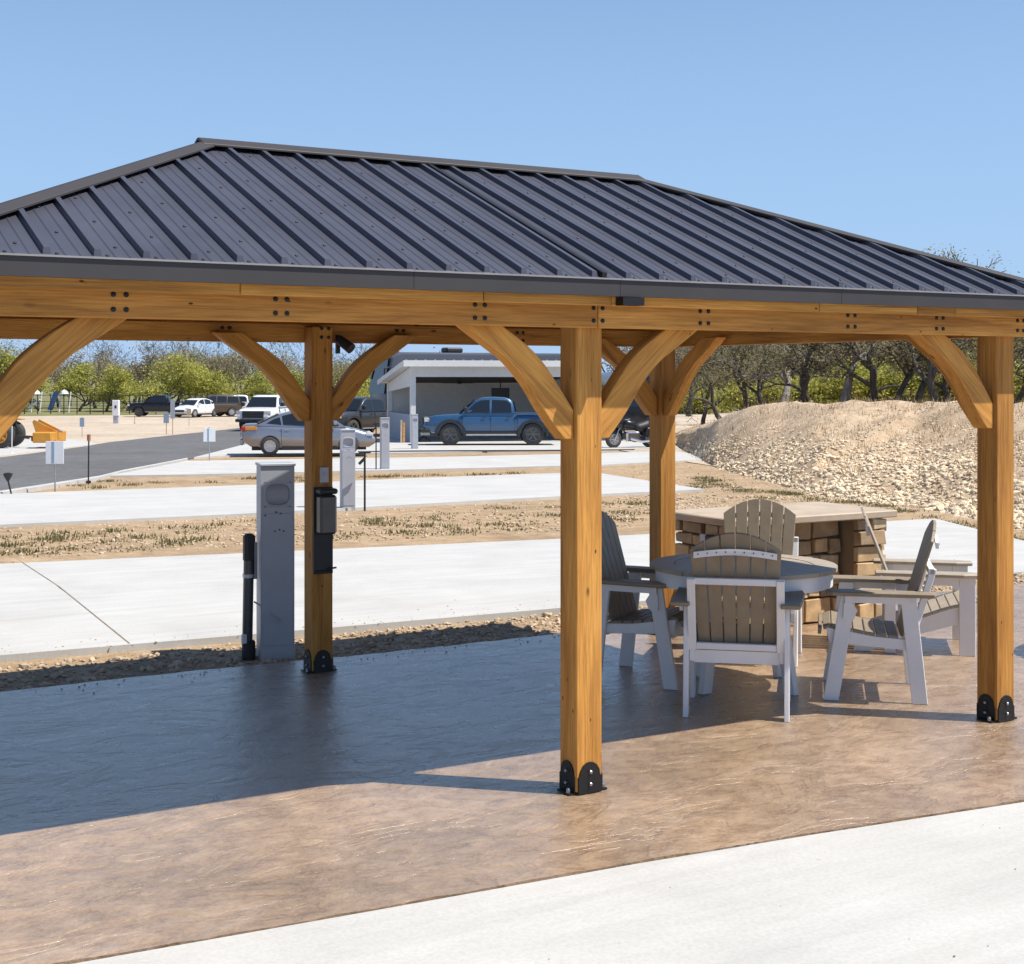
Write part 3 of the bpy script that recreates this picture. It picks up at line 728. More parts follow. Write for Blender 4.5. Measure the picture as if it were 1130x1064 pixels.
def ch(x, y, label, dz=0): return dining_chair((x, y, .001), facing(x, y, TX, TY)+dz, label)
ch(1.725, .985, 'dining chair with its slatted back turned to the viewer, nearest the pavilion front', R(0))
ch(2.69, .91, 'dining chair in sunlight on the right of the round table, seen from the side', R(3))
ch(1.77, 1.93, 'shaded dining chair partly behind the middle front post, left of the round table', R(-4))
ch(2.78, 2.10, 'dining chair behind the round table with its back against the stone counter', R(0))
def lounge(loc, rz, label):
    c = thing('lounge_chair', label, 'chair', loc, rz, 'low lounge chairs by the fire pit')
    for s in (-1, 1):
        MB().box(s*.31-.013, s*.31+.013, .27, .40, 0, .53).build('leg', 'poly_white', c, bevel=.003)
        MB().box(s*.31-.013, s*.31+.013, -.34, -.25, 0, .53).build('leg', 'poly_white', c, bevel=.003)
        MB().prism([(s*.282-.013, y, z) for y, z in ((.40, .24), (.42, .36), (.2, .315), (-.2, .20), (-.55, .10), (-.6, 0), (-.48, 0), (-.1, .12))], (.026, 0, 0)).build('seat_rail', 'poly_white', c, bevel=.003)
        MB().prism([(s*.325+x, y, .532) for x, y in ((-.06, -.42), (.06, -.42), (.075, .3), (.05, .44), (-.05, .44), (-.075, .3))], (0, 0, .026)).build('armrest', 'poly_tan', c, bevel=.006)
        MB().box(s*.31-.012, s*.31+.012, -.249, .269, .47, .53).build('arm_rail', 'poly_white', c)
    bp = lambda z: -.17-(z-.2)*.48
    for i in range(6):
        f = i-2.5; xb, xt = f*.078, f*.092; top = lambda x: .96-1.5*x*x; t0, t1 = xt-.042, xt+.042
        MB().prism([(x, bp(z), z) for x, z in ((xb-.034, .17), (xb+.034, .17), (t1, top(t1)), (xt, top(xt)), (t0, top(t0)))], (0, .018, .006)).build('back_slat', 'poly_tan', c, bevel=.003)
    MB().box(-.27, .27, bp(.5)-.035, bp(.5)-.004, .48, .525).build('back_rail', 'poly_white', c)
    MB().box(-.2, .2, bp(.8)-.03, bp(.8)-.004, .78, .82).build('top_rail', 'poly_white', c)
    prof = [(.44, .32), (.42, .375), (.345, .36), (.27, .342), (.195, .325), (.12, .303), (.045, .281), (-.03, .259), (-.105, .237)]
    for i in range(len(prof)-1):
        (ya, za), (yb, zb) = prof[i], prof[i+1]; a = Vector((0, ya, za)); b = Vector((0, yb, zb)); d = (b-a).normalized(); a += d*.004; b -= d*.004
        nn = Vector((0, -1, 0)) if i == 0 else Vector((0, 0, 1)); X = Vector((.298, 0, 0))
        MB().hexa([a-X-nn*.018, a+X-nn*.018, b+X-nn*.018, b-X-nn*.018, a-X, a+X, b+X, b-X]).build('seat_slat', 'poly_tan', c, bevel=.003)
    return c
fp_c = Vector((5.05, .75, 0))
lounge((4.05, 1.82, .001), R(-133), 'low lounge chair behind the right front post, its tall back leaning to the left').scale = (1, .8, 1)
lounge((4.55, -.35, .001), facing(4.55, -.35, fp_c.x, fp_c.y), 'low lounge chair beyond the right edge, beside the fire pit')
# table
t = thing('round_table', 'round slatted table with tan top and pale rim under the pavilion edge', 'table', (TX, TY, .001), R(12))
rr = .545; zt = .715
for i in range(9):
    x0, x1 = -.42+i*.0935, -.42+(i+1)*.0935-.007; pts = []
    rin = .418
    for k in range(7):
        x = x0+(x1-x0)*k/6; pts.append((x, math.sqrt(max(0, rin*rin-min(abs(x), rin)**2))))
    poly = [(x, y, zt) for x, y in pts]+[(x, -y, zt) for x, y in reversed(pts)]
    if max(y for _, y in pts) > .02: MB().prism(poly, (0, 0, .022)).build('top_slat', 'poly_tan', t)
for k in range(8):
    a0, a1 = k*math.pi/4+.006, (k+1)*math.pi/4-.006; o_ = []; i_ = []
    for j in range(9):
        a = a0+(a1-a0)*j/8; o_.append((.563*math.cos(a), .563*math.sin(a), zt)); i_.append((.424*math.cos(a), .424*math.sin(a), zt))
    MB().prism(o_+list(reversed(i_)), (0, 0, .024)).build('rim_segment', 'poly_tan', t)
mb = MB(); seg = 48
vs = []
for r_, z in ((.535, .625), (.535, zt-.002), (.515, zt-.002), (.515, .625)):
    vs += [(r_*math.cos(2*math.pi*k/seg), r_*math.sin(2*math.pi*k/seg), z) for k in range(seg)]
mb.add(vs, [(i*seg+k, i*seg+(k+1) % seg, ((i+1) % 4)*seg+(k+1) % seg, ((i+1) % 4)*seg+k) for i in range(4) for k in range(seg)]).build('apron', 'poly_white', t, auto=40)
MB().box(-.5, .5, -.05, .05, .64, .70).build('top_beam', 'poly_white', t); MB().box(-.05, .05, -.5, .5, .642, .702).build('top_beam', 'poly_white', t)
for k in range(4):
    M = Matrix.Rotation(k*math.pi/2, 4, 'Z'); mb = MB()
    mb.plank((.36, 0, 0), (.25, 0, .66), (.04, 0, 0), (0, .022, 0))
    mb.v = [tuple(M @ Vector(v)) for v in mb.v]; mb.build('leg', 'poly_white', t, bevel=.003)
MB().box(-.28, .28, -.015, .015, .28, .345).build('stretcher', 'poly_white', t); MB().box(-.015, .015, -.28, .28, .282, .347).build('stretcher', 'poly_white', t)

# ------------------------------------------------------------------ stone serving counter
t = thing('stone_counter', 'stone serving counter with a thick tan top behind the table', 'counter', (3.15, 2.74, 0))
CW, CD, CHT = 1.42, .74, .80
MB().prism([(-.09, -.07, CHT), (CW+.09, -.07, CHT), (CW+.09, CD+.07, CHT), (-.09, CD+.07, CHT)], (0, 0, .055)).build('countertop', 'counter', t, bevel=.008)
MB().box(.03, .30, .03, CD-.03, 0, CHT-.002).box(CW-.27, CW-.03, .03, CD-.03, 0, CHT-.002).box(.29, CW-.26, .22, CD-.03, 0, CHT-.002).build('core', 'mortar', t)
sm = ['stone_a', 'stone_b', 'stone_c']
def stones(o, ux, un, Ln, z1, th=.05):
    """courses of separate stones on a face: o origin, ux along, un outward"""
    o, ux, un = Vector(o), Vector(ux), Vector(un); z = .005
    while z < z1-.03:
        h = min(rnd.choice((.09, .12, .15, .19)), z1-z); h = z1-z if z1-z-h < .05 else h; x = 0
        while x < Ln-.01:
            l = min(rnd.uniform(.11, .34), Ln-x); l = Ln-x if Ln-x-l < .07 else l; g = .006
            e = rnd.uniform(-.012, .022); j = lambda: rnd.uniform(-.012, .012)
            a = o+ux*(x+g)+Vector((0, 0, z+g)); b = o+ux*(x+l-g)+Vector((0, 0, z+h-g)); U = ux*(l-2*g); Z = Vector((0, 0, h-2*g)); N = un*(th+e)
            c = [a, a+U, a+U+Z, a+Z]; f = [p+N+ux*j()+Vector((0, 0, j()))-(p-(a+U/2+Z/2))*.06 for p in c]
            MB().hexa(c+f).build('stone', rnd.choice(sm), t, bevel=.005)
            x += l
        z += h
stones((0, .025, 0), (1, 0, 0), (0, -1, 0), .31, CHT)
stones((CW-.29, .025, 0), (1, 0, 0), (0, -1, 0), .29, CHT)
stones((.31, .215, 0), (1, 0, 0), (0, -1, 0), CW-.6, CHT)
stones((.025, CD, 0), (0, -1, 0), (-1, 0, 0), CD, CHT)
stones((CW-.025, 0, 0), (0, 1, 0), (1, 0, 0), CD, CHT)
t2 = tag(MB().box(3.075, 3.10, 3.02, 3.10, .60, .72).build('outlet_box', 'pedestal_grey', bevel=.005), 'grey outlet box on the left end of the stone counter', 'outlet box')
mb = MB().box(3.05, 3.10, 2.93, 3.01, .62, .72); tag(mb.build('timer_box', 'plastic_black', bevel=.01), 'black timer box beside the grey outlet on the stone counter', 'timer')
# fire pit
t = thing('fire_pit', 'round stone fire pit cut off by the right edge', 'fire pit', fp_c)
for ci in range(4):
    n = 13; z0 = .004+ci*.13
    for k in range(n):
        a0, a1 = (k+.5*(ci % 2))*2*math.pi/n+.012, (k+1+.5*(ci % 2))*2*math.pi/n-.012; o_, i_ = [], []
        for j in range(4):
            a = a0+(a1-a0)*j/3; e = .006*math.sin(7*a+ci); o_.append(((.58+e)*math.cos(a), (.58+e)*math.sin(a), z0)); i_.append((.40*math.cos(a), .40*math.sin(a), z0))
        MB().prism(o_+list(reversed(i_)), (0, 0, .122)).build('stone', rnd.choice(sm), t, bevel=.01)
MB().lathe([(.395, .003), (.395, .2), (0.001, .21)], 20).build('ash_bed', 'mortar', t)

# ------------------------------------------------------------------ hook-up pedestals and small site furniture
def pedestal(p, rz, label, s=1.0):
    t = thing('utility_pedestal', label, 'pedestal', p, rz, 'utility pedestals along the pads')
    w_, d_, h_ = .115, .10, 1.28*s
    # front face with a real oval recess
    ov = [(.085*math.copysign(abs(math.cos(a))**.7, math.cos(a)), .072*math.copysign(abs(math.sin(a))**.7, math.sin(a))) for a in [2*math.pi*k/24 for k in range(24)]]; zc = h_-.19; N = 24
    sq = []
    for x, z in ov:
        k = max(abs(x)/.092, abs(z)/.085); sq.append((x/k, z/k))
    mb = MB(); F_ = -d_
    ring = lambda L, y, dz=0: [(x, y, zc+z+dz) for x, z in L]
    vs = ring(sq, F_)+ring(ov, F_-.004)+ring([(x*.93, z*.93) for x, z in ov], F_+.03)+ring([(x*.55, z*.55) for x, z in ov], F_+.045)
    fs = [(i*N+k, i*N+(k+1) % N, (i+1)*N+(k+1) % N, (i+1)*N+k) for i in range(3) for k in range(N)]+[tuple(range(3*N, 4*N))]
    mb.add(vs, fs); mb.build('meter_recess', 'pedestal_grey', t, auto=35)
    b = MB()
    b.box(-w_, w_, F_+.05, d_, 0, h_); b.box(-w_, -.0921, F_, F_+.05, 0, h_); b.box(.0921, w_, F_, F_+.05, 0, h_)
    b.box(-.092, .092, F_, F_+.05, 0, zc-.0851); b.box(-.092, .092, F_, F_+.05, zc+.0851, h_)
    b.build('body', 'pedestal_grey', t)
    MB().box(-w_-.008, w_+.008, F_-.01, d_+.008, h_+.002, h_+.022).build('cap', 'pedestal_grey', t, bevel=.004)
    MB().box(-w_+.012, w_-.012, F_-.006, F_-.001, .10, zc-.13).build('door', 'pedestal_grey', t, bevel=.002)
    sc = MB()
    for x, z in ((-.02, .44), (.012, .43), (.04, .44), (-.085, .33), (-.01, .31), (.02, .32)): disc(sc, (x, F_-.006, h_-z), (0, -1, 0), .006, .005, 6)
    sc.build('latch', 'screw', t)
    return t
P1 = Vector((.085, 3.96, -.05)); pedestal(P1, R(-12), 'grey utility pedestal standing next to the black pipe behind the patio', 1.03)
p = gp(383.5, 560); pedestal(p-Vector((0, 0, .06)), R(-16), 'pale grey utility pedestal in front of the silver sedan', 1.04)
p = gp(424.5, 517.5); pedestal(p-Vector((0, 0, .06)), R(-16), 'pale grey utility pedestal with dark foot, left of the white carport', 1.10)
p = gp(457.5, 495.5); pedestal(p-Vector((0, 0, .06)), R(-16), 'farthest grey utility pedestal, in front of the carport corner post', 1.05)
t = thing('standpipe', 'thick dark water pipe beside the near grey pedestal', 'pipe', (-.10, 3.98, -.05))
MB().tube([(-.012, 0, 0), (.004, 0, .83)], .036, 14).build('pipe', 'smoked', t, smooth=False, auto=40)
MB().box(.03, .052, -.03, .03, .55, .80).build('strap', 'galvanised', t); MB().lathe([(.042, .56), (.042, .585)], 14).build('clamp', 'galvanised', t); MB().box(-.06, -.03, -.045, -.02, .12, .18).build('tag_plate', 'sign_white', t)
MB().box(-.036, .042, -.036, .036, .66, .86).build('tap_box', 'plastic_black', t, bevel=.02)
MB().lathe([(.046, 0), (.046, .12), (.038, .13)], 14).build('collar', 'plastic_black', t)
MB().tube([(.02, -.05, .40), (.10, -.10, .34), (.17, -.15, .26)], .006, 6).build('hose', 'galvanised', t)
def hydrant(p, label, h=.95):
    t = thing('water_hydrant', label, 'hydrant', p); MB().tube([(0, 0, 0), (0, 0, h)], .018, 8).build('pipe', 'solar_black', t)
    MB().box(-.10, .10, -.02, .02, h, h+.03).build('handle', 'solar_black', t); MB().tube([(0, 0, h-.08), (-.10, 0, h-.17)], .025, 8).build('spout', 'solar_black', t); return t
hydrant(gp(402.5, 561)-Vector((0, 0, .05)), 'black water hydrant beside the pedestal in front of the sedan'); hydrant(gp(415, 518)-Vector((0, 0, .05)), 'thin black hydrant by the pedestal left of the carport', 1.25)
def sign(u, vb, vt, wpx, hpx, label, mat='sign_white', post='galvanised', tilt=0, rw=None):
    d = gd(vb); p = gp(u, vb); k = d/F; t = thing('site_sign', label, 'sign', p-Vector((0, 0, .05)), VIEW+tilt)
    h = (vb-vt)*k+.05; w_ = wpx*k/2; hh = hpx*k
    MB().tube([(0, .015, 0), (0, .015, h+.03)], .016, 8).build('post', post, t)
    MB().box(-w_, w_, -.012, 0, h-hh, h).build('board', mat, t, bevel=.004)
    if mat == 'sign_white': MB().box(-w_*.35, -w_*.05, -.0145, -.0125, h-hh*.98, h-hh*.02).build('panel', 'sign_blue', t)  # blue stripe on the board, a shadow put in as colour
    return t
sign(60.5, 541, 487, 20, 25, 'white square site sign on a pole nearest the road bend')
sign(231, 508.5, 472.5, 13, 15, 'white square site sign on a thin pole at the road edge near the sedan', tilt=.2)
sign(90.5, 481.5, 461, 5, 10, 'narrow blue-grey sign standing in the pale gravel lot', 'sign_blue')
sign(183.5, 479, 456, 6, 11, 'small grey-blue sign on a rusty stake beyond the road', 'sign_blue', 'rust')
sign(190.5, 479, 441, 5, 21, 'tall narrow grey marker on a rusty stake in front of the black pickup', 'pedestal_grey', 'rust')
sign(208.5, 470, 451, 5, 7, 'little tan sign in front of the parked cars', 'counter')
def stake(u, vb, vt, mat, label, r=.016, cap=None):
    d = gd(vb); p = gp(u, vb); h = (vb-vt)*d/F; t = thing('marker_stake', label, 'stake', p-Vector((0, 0, .05)))
    MB().tube([(0, 0, 0), (.01, 0, h+.05)], r, 6).build('shaft', mat, t); MB().box(-.05, .05, -.03, .03, .02, .08).build('foot', mat, t)
    if cap: MB().tube([(.01, 0, h), (.012, 0, h+.14)], .04, 8).build('flag', cap, t)
stake(97.5, 532, 484, 'solar_black', 'dark stake with a rusty tip beside the road', cap='rust')
stake(13, 500, 470, 'sign_white', 'thin white stake in front of the yellow tractor wheel')
stake(148.5, 467, 455, 'rust', 'short rusty stake in the gravel lot')
stake(808, 509, 470, 'smoked', 'thin grey rod standing at the foot of the rubble bank', .012)
t = thing('solar_light', 'small black solar path light tilting beside the road', 'path light', gp(13, 545)-Vector((0, 0, .04)))
MB().tube([(0, 0, 0), (-.07, 0, .30)], .016, 8).build('stem', 'solar_black', t); MB().lathe([(.02, .28), (.085, .40), (.09, .43), (.03, .45)], 12, Matrix.Translation((-.07, 0, 0))).build('head', 'solar_black', t)
p = gp(128, 467); t = thing('meter_box', 'white electrical box on a post in the gravel lot', 'meter box', p-Vector((0, 0, .05)), VIEW)
MB().box(-.16, .16, -.12, .12, 0, .55).build('plinth', 'pedestal_grey', t); MB().box(-.22, .22, -.16, .16, .551, 1.6).build('cabinet', 'sign_white', t, bevel=.02); MB().box(-.05, .08, -.175, -.162, 1.05, 1.25).build('latch', 'plastic_black', t)

# ------------------------------------------------------------------ vehicles
def pillow(mb, prof, hw, rnd_=.07, plan=.10, L=1, tum=None):
    """side profile (x, z) pushed across y with rounded shoulders; tum(z) narrows the width"""
    cx = sum(p[0] for p in prof)/len(prof); cz = (max(p[1] for p in prof)+min(p[1] for p in prof))/2; hz = (max(p[1] for p in prof)-min(p[1] for p in prof))/2
    st = [(1, rnd_), (.965, rnd_*.35), (.86, 0), (0, 0)]; st = st+[(-a, b) for a, b in reversed(st[:-1])]
    vs = []
    for f, ins in st:
        for x, z in prof:
            xx = x-(x-cx)*plan*f*f/ max(L, .1)*1.0; dz = z-cz
            zz = cz+dz*(1-ins/max(hz, .01)); xx -= math.copysign(min(abs(x-cx), ins), x-cx)*.6
            vs.append((xx, f*hw*(tum(z) if tum else 1), zz))
    n = len(prof); m = len(st)
    fs = [(i*n+k, i*n+(k+1) % n, (i+1)*n+(k+1) % n, (i+1)*n+k) for i in range(m-1) for k in range(n)]+[tuple(range(n-1, -1, -1)), tuple(range((m-1)*n, m*n))]
    return mb.add(vs, fs)
def loft_body(mb, prof, hw):
    xs = [p[0] for p in prof]; x0, x1 = min(xs), max(xs)
    def cross(x):
        zs = []
        for (a, za), (b, zb) in zip(prof, prof[1:]+prof[:1]):
            if (a-x)*(b-x) <= 0 and abs(a-b) > 1e-9: zs.append(za+(zb-za)*(x-a)/(b-a))
        return min(zs), max(zs)
    N = 34; st = [x0+.004+(x1-x0-.008)*(.5-.5*math.cos(math.pi*(i/N)))*.6+(x1-x0-.008)*(i/N)*.4 for i in range(N+1)]
    sec = [(0, 0, 0), (.74, 0, 0), (.93, .05, 0), (.982, .2, 0), (1, .45, 0), (.988, .7, 0), (.955, .88, 0), (.90, .97, 0), (.8, 1, .006), (.4, 1, .02), (0, 1, .024)]
    sec = sec+[(-a, b, c) for a, b, c in reversed(sec[1:-1])]; n = len(sec); vs = []
    for x in st:
        zb, zt = cross(x); xn = (x-(x0+x1)/2)/((x1-x0)/2); pl = 1-.13*abs(xn)**5
        vs += [(x, a*hw*pl, zb+(zt-zb)*b+c) for a, b, c in sec]
    return mb.add(vs, [(i*n+k, i*n+(k+1) % n, (i+1)*n+(k+1) % n, (i+1)*n+k) for i in range(N) for k in range(n)]+[tuple(range(n-1, -1, -1)), tuple(range(N*n, (N+1)*n))])
def cut_wheels(me_obj, wheels, hw, r):
    cs = []
    for x in wheels:
        for s in (-1, 1):
            c = MB(); c.tube([(x, s*(hw-.30), r*.98), (x, s*(hw+.2), r*.98)], r*1.16, 24); o = c.build('cutter', 'plastic_black', me_obj.parent); cs.append(o)
            m = me_obj.modifiers.new('b', 'BOOLEAN'); m.operation = 'DIFFERENCE'; m.object = o; m.solver = 'EXACT'
    bpy.context.view_layer.update(); dg_ = bpy.context.evaluated_depsgraph_get(); me = bpy.data.meshes.new_from_object(me_obj.evaluated_get(dg_)); me_obj.modifiers.clear(); me_obj.data = me
    me.shade_smooth()
    try: me.set_sharp_from_angle(angle=R(32))
    except Exception: pass
    for o in cs: bpy.data.objects.remove(o)
def wheel(t, x, y, r, wd, s, rim='rim', spokes=6):
    M = Matrix.Translation((x, y, r)) @ Matrix.Rotation(R(-90)*s, 4, 'X')
    tp = [(r*.62, -wd/2), (r*.9, -wd/2), (r*.985, -wd*.36), (r, -wd*.2), (r, wd*.2), (r*.985, wd*.36), (r*.9, wd/2), (r*.62, wd/2)]
    w_ = MB().lathe(tp+[(r*.60, wd*.2)], 28, M).build('wheel', 'rubber', t, auto=50)
    rm = MB(); rm.lathe([(r*.62, wd*.1), (r*.62, wd/2+.004), (r*.56, wd/2+.002), (r*.53, wd*.28), (r*.2, wd*.2)], 28, M)
    for k in range(spokes):
        A = Matrix.Rotation(2*math.pi*k/spokes, 4, 'Z'); b = MB(); b.plank((0, 0, wd*.42), (r*.57, 0, wd*.44), (0, r*.075, 0), (0, 0, wd*.06)); rm.add([M @ A @ Vector(v) for v in b.v], b.f)
    rm.lathe([(r*.15, wd*.3), (r*.14, wd*.52), (r*.05, wd*.54)], 12, M)
    rm.build('rim', rim, w_, auto=40)
def quadpane(t, name, mat, pts, nrm, th=.006):
    MB().prism([Vector(p) for p in pts], Vector(nrm)*th).build(name, mat, t)
def vehicle(name, label, cat, loc, rz, body, cab, hw, wx, r, mat, wins, tyre=.22, rim='rim', belt=None, roof=None, flare=False, tum=.22, spokes=6, group=None):
    """body / cab side profiles with x forward; wins: side window polygons (x, z)"""
    t = thing(name, label, cat, loc, rz, group); L = max(p[0] for p in body)-min(p[0] for p in body)
    mb = MB(); loft_body(mb, body, hw); bo = mb.build('body', mat, t); cut_wheels(bo, wx, hw, r)
    zb, zr_ = belt, roof
    tf = lambda z: 1-tum*max(0, min(1, (z-zb)/(zr_-zb)))
    cw = hw*.925
    if cab:
        mb = MB(); pillow(mb, cab, cw, .05, .05, tum=tf); co = mb.build('cabin', mat, t, auto=35)
    for wnd in wins:
        for s in (-1, 1):
            mb = MB(); n = len(wnd); vs = [(x, s*(cw*tf(z)*1.0+.006), z) for x, z in wnd]+[(x, s*(cw*tf(z)-.02), z) for x, z in wnd]
            mb.add(vs, [tuple(range(n)), tuple(range(2*n-1, n-1, -1))]+[(i, (i+1) % n, (i+1) % n+n, i+n) for i in range(n)]); mb.build('window', 'car_glass', t)
    for x in wx:
        for s in (-1, 1):
            wheel(t, x, s*(hw-tyre/2-.01), r, tyre, s, rim, spokes)
            if flare:
                mb = MB(); arc = [(x+math.cos(a)*r*1.17, r*.98+math.sin(a)*r*1.17) for a in [R(-8+196*k/16) for k in range(17)]]; arc2 = [(x+math.cos(a)*r*1.42, r*.98+math.sin(a)*r*1.36) for a in [R(-8+196*k/16) for k in range(17)]]
                mb.prism([(a, s*(hw-.05), b) for a, b in arc]+[(a, s*(hw-.05), b) for a, b in reversed(arc2)], (0, s*.085, 0)); mb.build('fender_flare', 'plastic_black', t)
    t['_'] = 0; del t['_']
    return t, cw, tf
def glassband(t, cw, tf, x0, z0, x1, z1, k=.93, dx=.012):
    """windscreen or rear glass between (x0, z0) low and (x1, z1) high"""
    d = Vector((x1-x0, 0, z1-z0)).normalized(); n = Vector((d.z, 0, -d.x)); n = n if n.x*(x0-x1) >= 0 else -n
    P = [(x0, -cw*tf(z0)*k, z0), (x0, cw*tf(z0)*k, z0), (x1, cw*tf(z1)*k, z1), (x1, -cw*tf(z1)*k, z1)]
    MB().prism([Vector(p)-n*.01 for p in P], n*(dx+.01)).build('windscreen', 'car_glass', t)
def boxpart(t, name, mat, x0, x1, y0, y1, z0, z1, both=True, bevel=.01):
    for s in ((-1, 1) if both else (1,)):
        a, b = sorted((y0*s, y1*s)); MB().box(x0, x1, a, b, z0, z1).build(name, mat, t, bevel=bevel)
def pickup(label, loc, rz, mat, sc=1.0, rim='rim_dark', flare=True, group=None, trim='plastic_black'):
    L, hw, r = 5.35, .98, .435
    body = [(-2.66, .62), (-2.68, 1.02), (-2.66, 1.16), (-2.60, 1.20), (-.95, 1.20), (-.5, 1.22), (.9, 1.22), (1.15, 1.235), (2.15, 1.175), (2.45, 1.10), (2.60, .98), (2.64, .75), (2.55, .56), (2.2, .47), (-.2, .44), (-2.4, .50)]
    cab = [(-.98, 1.12), (-.96, 1.36), (-.90, 1.66), (-.78, 1.80), (-.55, 1.865), (-.05, 1.885), (.35, 1.86), (.62, 1.76), (1.20, 1.27), (1.28, 1.12)]
    wins = [[(-.80, 1.30), (-.78, 1.62), (-.62, 1.75), (-.05, 1.77), (-.02, 1.28)], [(.06, 1.28), (.05, 1.77), (.38, 1.75), (.60, 1.66), (.98, 1.32), (1.0, 1.27)]]
    t, cw, tf = vehicle('pickup_truck', label, 'pickup', loc, rz, body, cab, hw, (-1.63, 1.59), r, mat, wins, .28, rim, 1.22, 1.88, flare, group=group)
    glassband(t, cw, tf, 1.22, 1.27, .66, 1.78); glassband(t, cw, tf, -.985, 1.3, -.90, 1.70, .85, .02)
    # bed
    MB().box(-2.55, -1.02, -.80, .80, 1.205, 1.212).build('bed_floor', 'plastic_black', t)
    for s in (-1, 1): MB().box(-2.62, -1.0, s*.93-.05, s*.93+.05, 1.19, 1.235).build('bed_rail', mat, t, bevel=.015)
    boxpart(t, 'headlight', 'clear_lens', 2.42, 2.60, .58, .93, .92, 1.08); boxpart(t, 'tail_light', 'red_lens', -2.71, -2.60, .76, .95, .84, 1.14)
    MB().box(2.5, 2.655, -.58, .58, .72, 1.08).build('grille', 'plastic_black', t, bevel=.02); MB().box(2.4, 2.74, -.93, .93, .50, .66).build('bumper', trim, t, bevel=.03)
    MB().box(-2.80, -2.62, -.9, .9, .52, .68).build('bumper', 'chrome', t, bevel=.02)
    boxpart(t, 'side_step', 'galvanised', -1.0, 1.0, .90, 1.0, .38, .44)
    boxpart(t, 'mirror', 'plastic_black', .92, 1.05, .98, 1.20, 1.30, 1.50, bevel=.03)
    for x in (-.92, .02, 1.12): boxpart(t, 'door_seam', 'screw', x-.006, x+.006, .91, .981, .56, 1.12, bevel=0)
    for x in (-.62, .32): boxpart(t, 'door_handle', 'plastic_black', x-.13, x+.03, .975, 1.0, 1.09, 1.125)
    boxpart(t, 'underbody', 'plastic_black', -2.3, 2.2, .0, .62, .36, .50)
    boxpart(t, 'rocker_trim', 'plastic_black', -1.05, 1.0, .88, .972, .44, .55, bevel=0); boxpart(t, 'belt_trim', 'plastic_black', -.9, 1.1, .925, .955, 1.225, 1.25, bevel=0)
    boxpart(t, 'bed_seam', 'screw', -1.03, -1.01, .91, .978, .55, 1.13, bevel=0)
    MB().box(-2.70, -2.66, -.25, .25, .74, .88).build('number_plate', 'sign_white', t); boxpart(t, 'fog_light', 'clear_lens', 2.62, 2.70, .66, .80, .60, .68)
    for k in range(4): MB().box(2.645, 2.675, -.54, .54, .76+k*.08, .785+k*.08).build('grille_bar', 'smoked', t)
    t.scale = (sc,)*3
    return t
# truck in the carport
def put(u, vb, extra=0): return gp(u, vb)+Vector((0, 0, extra))
RIGHT = -YAW      # local +x along image right when rz = -YAW
tk = pickup('blue crew-cab pickup parked under the white carport', at(541, 0, 58.9).xy.to_3d()+Vector((0, 0, PD(58.9)+.02)), -YAW+R(180)+R(3), 'paint_blue', 1.03)
MB().box(2.35, 2.74, -.6, .6, .36, .52).build('skid_plate', 'galvanised', tk, bevel=.03)
MB().box(2.38, 2.44, .90, .985, .98, 1.04).build('turn_signal', 'amber', tk)
def sedan(label, loc, rz, mat, group=None, sc=1.0):
    hw, r = .85, .315
    body = [(-2.20, .45), (-2.24, .72), (-2.22, .95), (-2.10, 1.02), (-1.62, 1.03), (-1.0, .98), (.8, .93), (1.15, .93), (1.75, .80), (2.08, .68), (2.20, .55), (2.20, .38), (2.0, .24), (-.2, .20), (-1.9, .27)]
    cab = [(-1.88, .96), (-1.75, 1.03), (-1.35, 1.22), (-.98, 1.37), (-.5, 1.475), (0, 1.50), (.35, 1.455), (.6, 1.37), (1.22, .97), (1.3, .88), (0, .86)]
    wins = [[(-1.42, 1.06), (-1.18, 1.20), (-.98, 1.27), (-.92, 1.02)], [(-.86, 1.02), (-.90, 1.31), (-.5, 1.41), (-.12, 1.425), (-.10, .99)], [(-.02, .99), (-.04, 1.425), (.3, 1.39), (.52, 1.31), (.95, 1.02), (.97, .97)]]
    t, cw, tf = vehicle('sedan', label, 'car', loc, rz, body, cab, hw, (-1.30, 1.30), r, mat, wins, .19, 'rim', .98, 1.50, spokes=9, group=group)
    glassband(t, cw, tf, 1.20, .985, .63, 1.35, .9, .02); glassband(t, cw, tf, -1.72, 1.05, -1.02, 1.355, .88, .02)
    boxpart(t, 'tail_light', 'red_lens', -2.25, -2.05, .50, .80, .80, .97, bevel=.03); boxpart(t, 'tail_lens', 'amber', -2.12, -1.72, .80, .842, .84, .965, bevel=.015)
    boxpart(t, 'headlight', 'clear_lens', 1.85, 2.12, .48, .80, .62, .74, bevel=.03)
    MB().box(2.1, 2.22, -.45, .45, .42, .60).build('grille', 'plastic_black', t, bevel=.02); MB().box(-2.28, -2.15, -.7, .7, .34, .56).build('bumper', mat, t, bevel=.04)
    boxpart(t, 'mirror', mat, .78, .92, .84, 1.0, 1.0, 1.12, bevel=.03)
    for x in (-.92, -.06, 1.05): boxpart(t, 'door_seam', 'screw', x-.006, x+.006, .80, .849, .34, .88, bevel=0)
    for x in (-.78, .08): boxpart(t, 'door_handle', 'chrome', x-.02, x+.14, .842, .862, .86, .89)
    boxpart(t, 'underbody', 'plastic_black', -1.9, 1.9, 0, .55, .16, .28)
    boxpart(t, 'rocker_trim', 'plastic_black', -.92, .92, .76, .838, .20, .29, bevel=0)
    MB().box(-2.295, -2.275, -.22, .22, .62, .74).build('number_plate', 'sign_white', t); boxpart(t, 'fog_light', 'clear_lens', 2.05, 2.14, .55, .68, .36, .44)
    MB().box(-2.26, -2.2, -.5, .5, .80, .86).build('boot_trim', 'chrome', t)
    t.scale = (sc,)*3
    return t
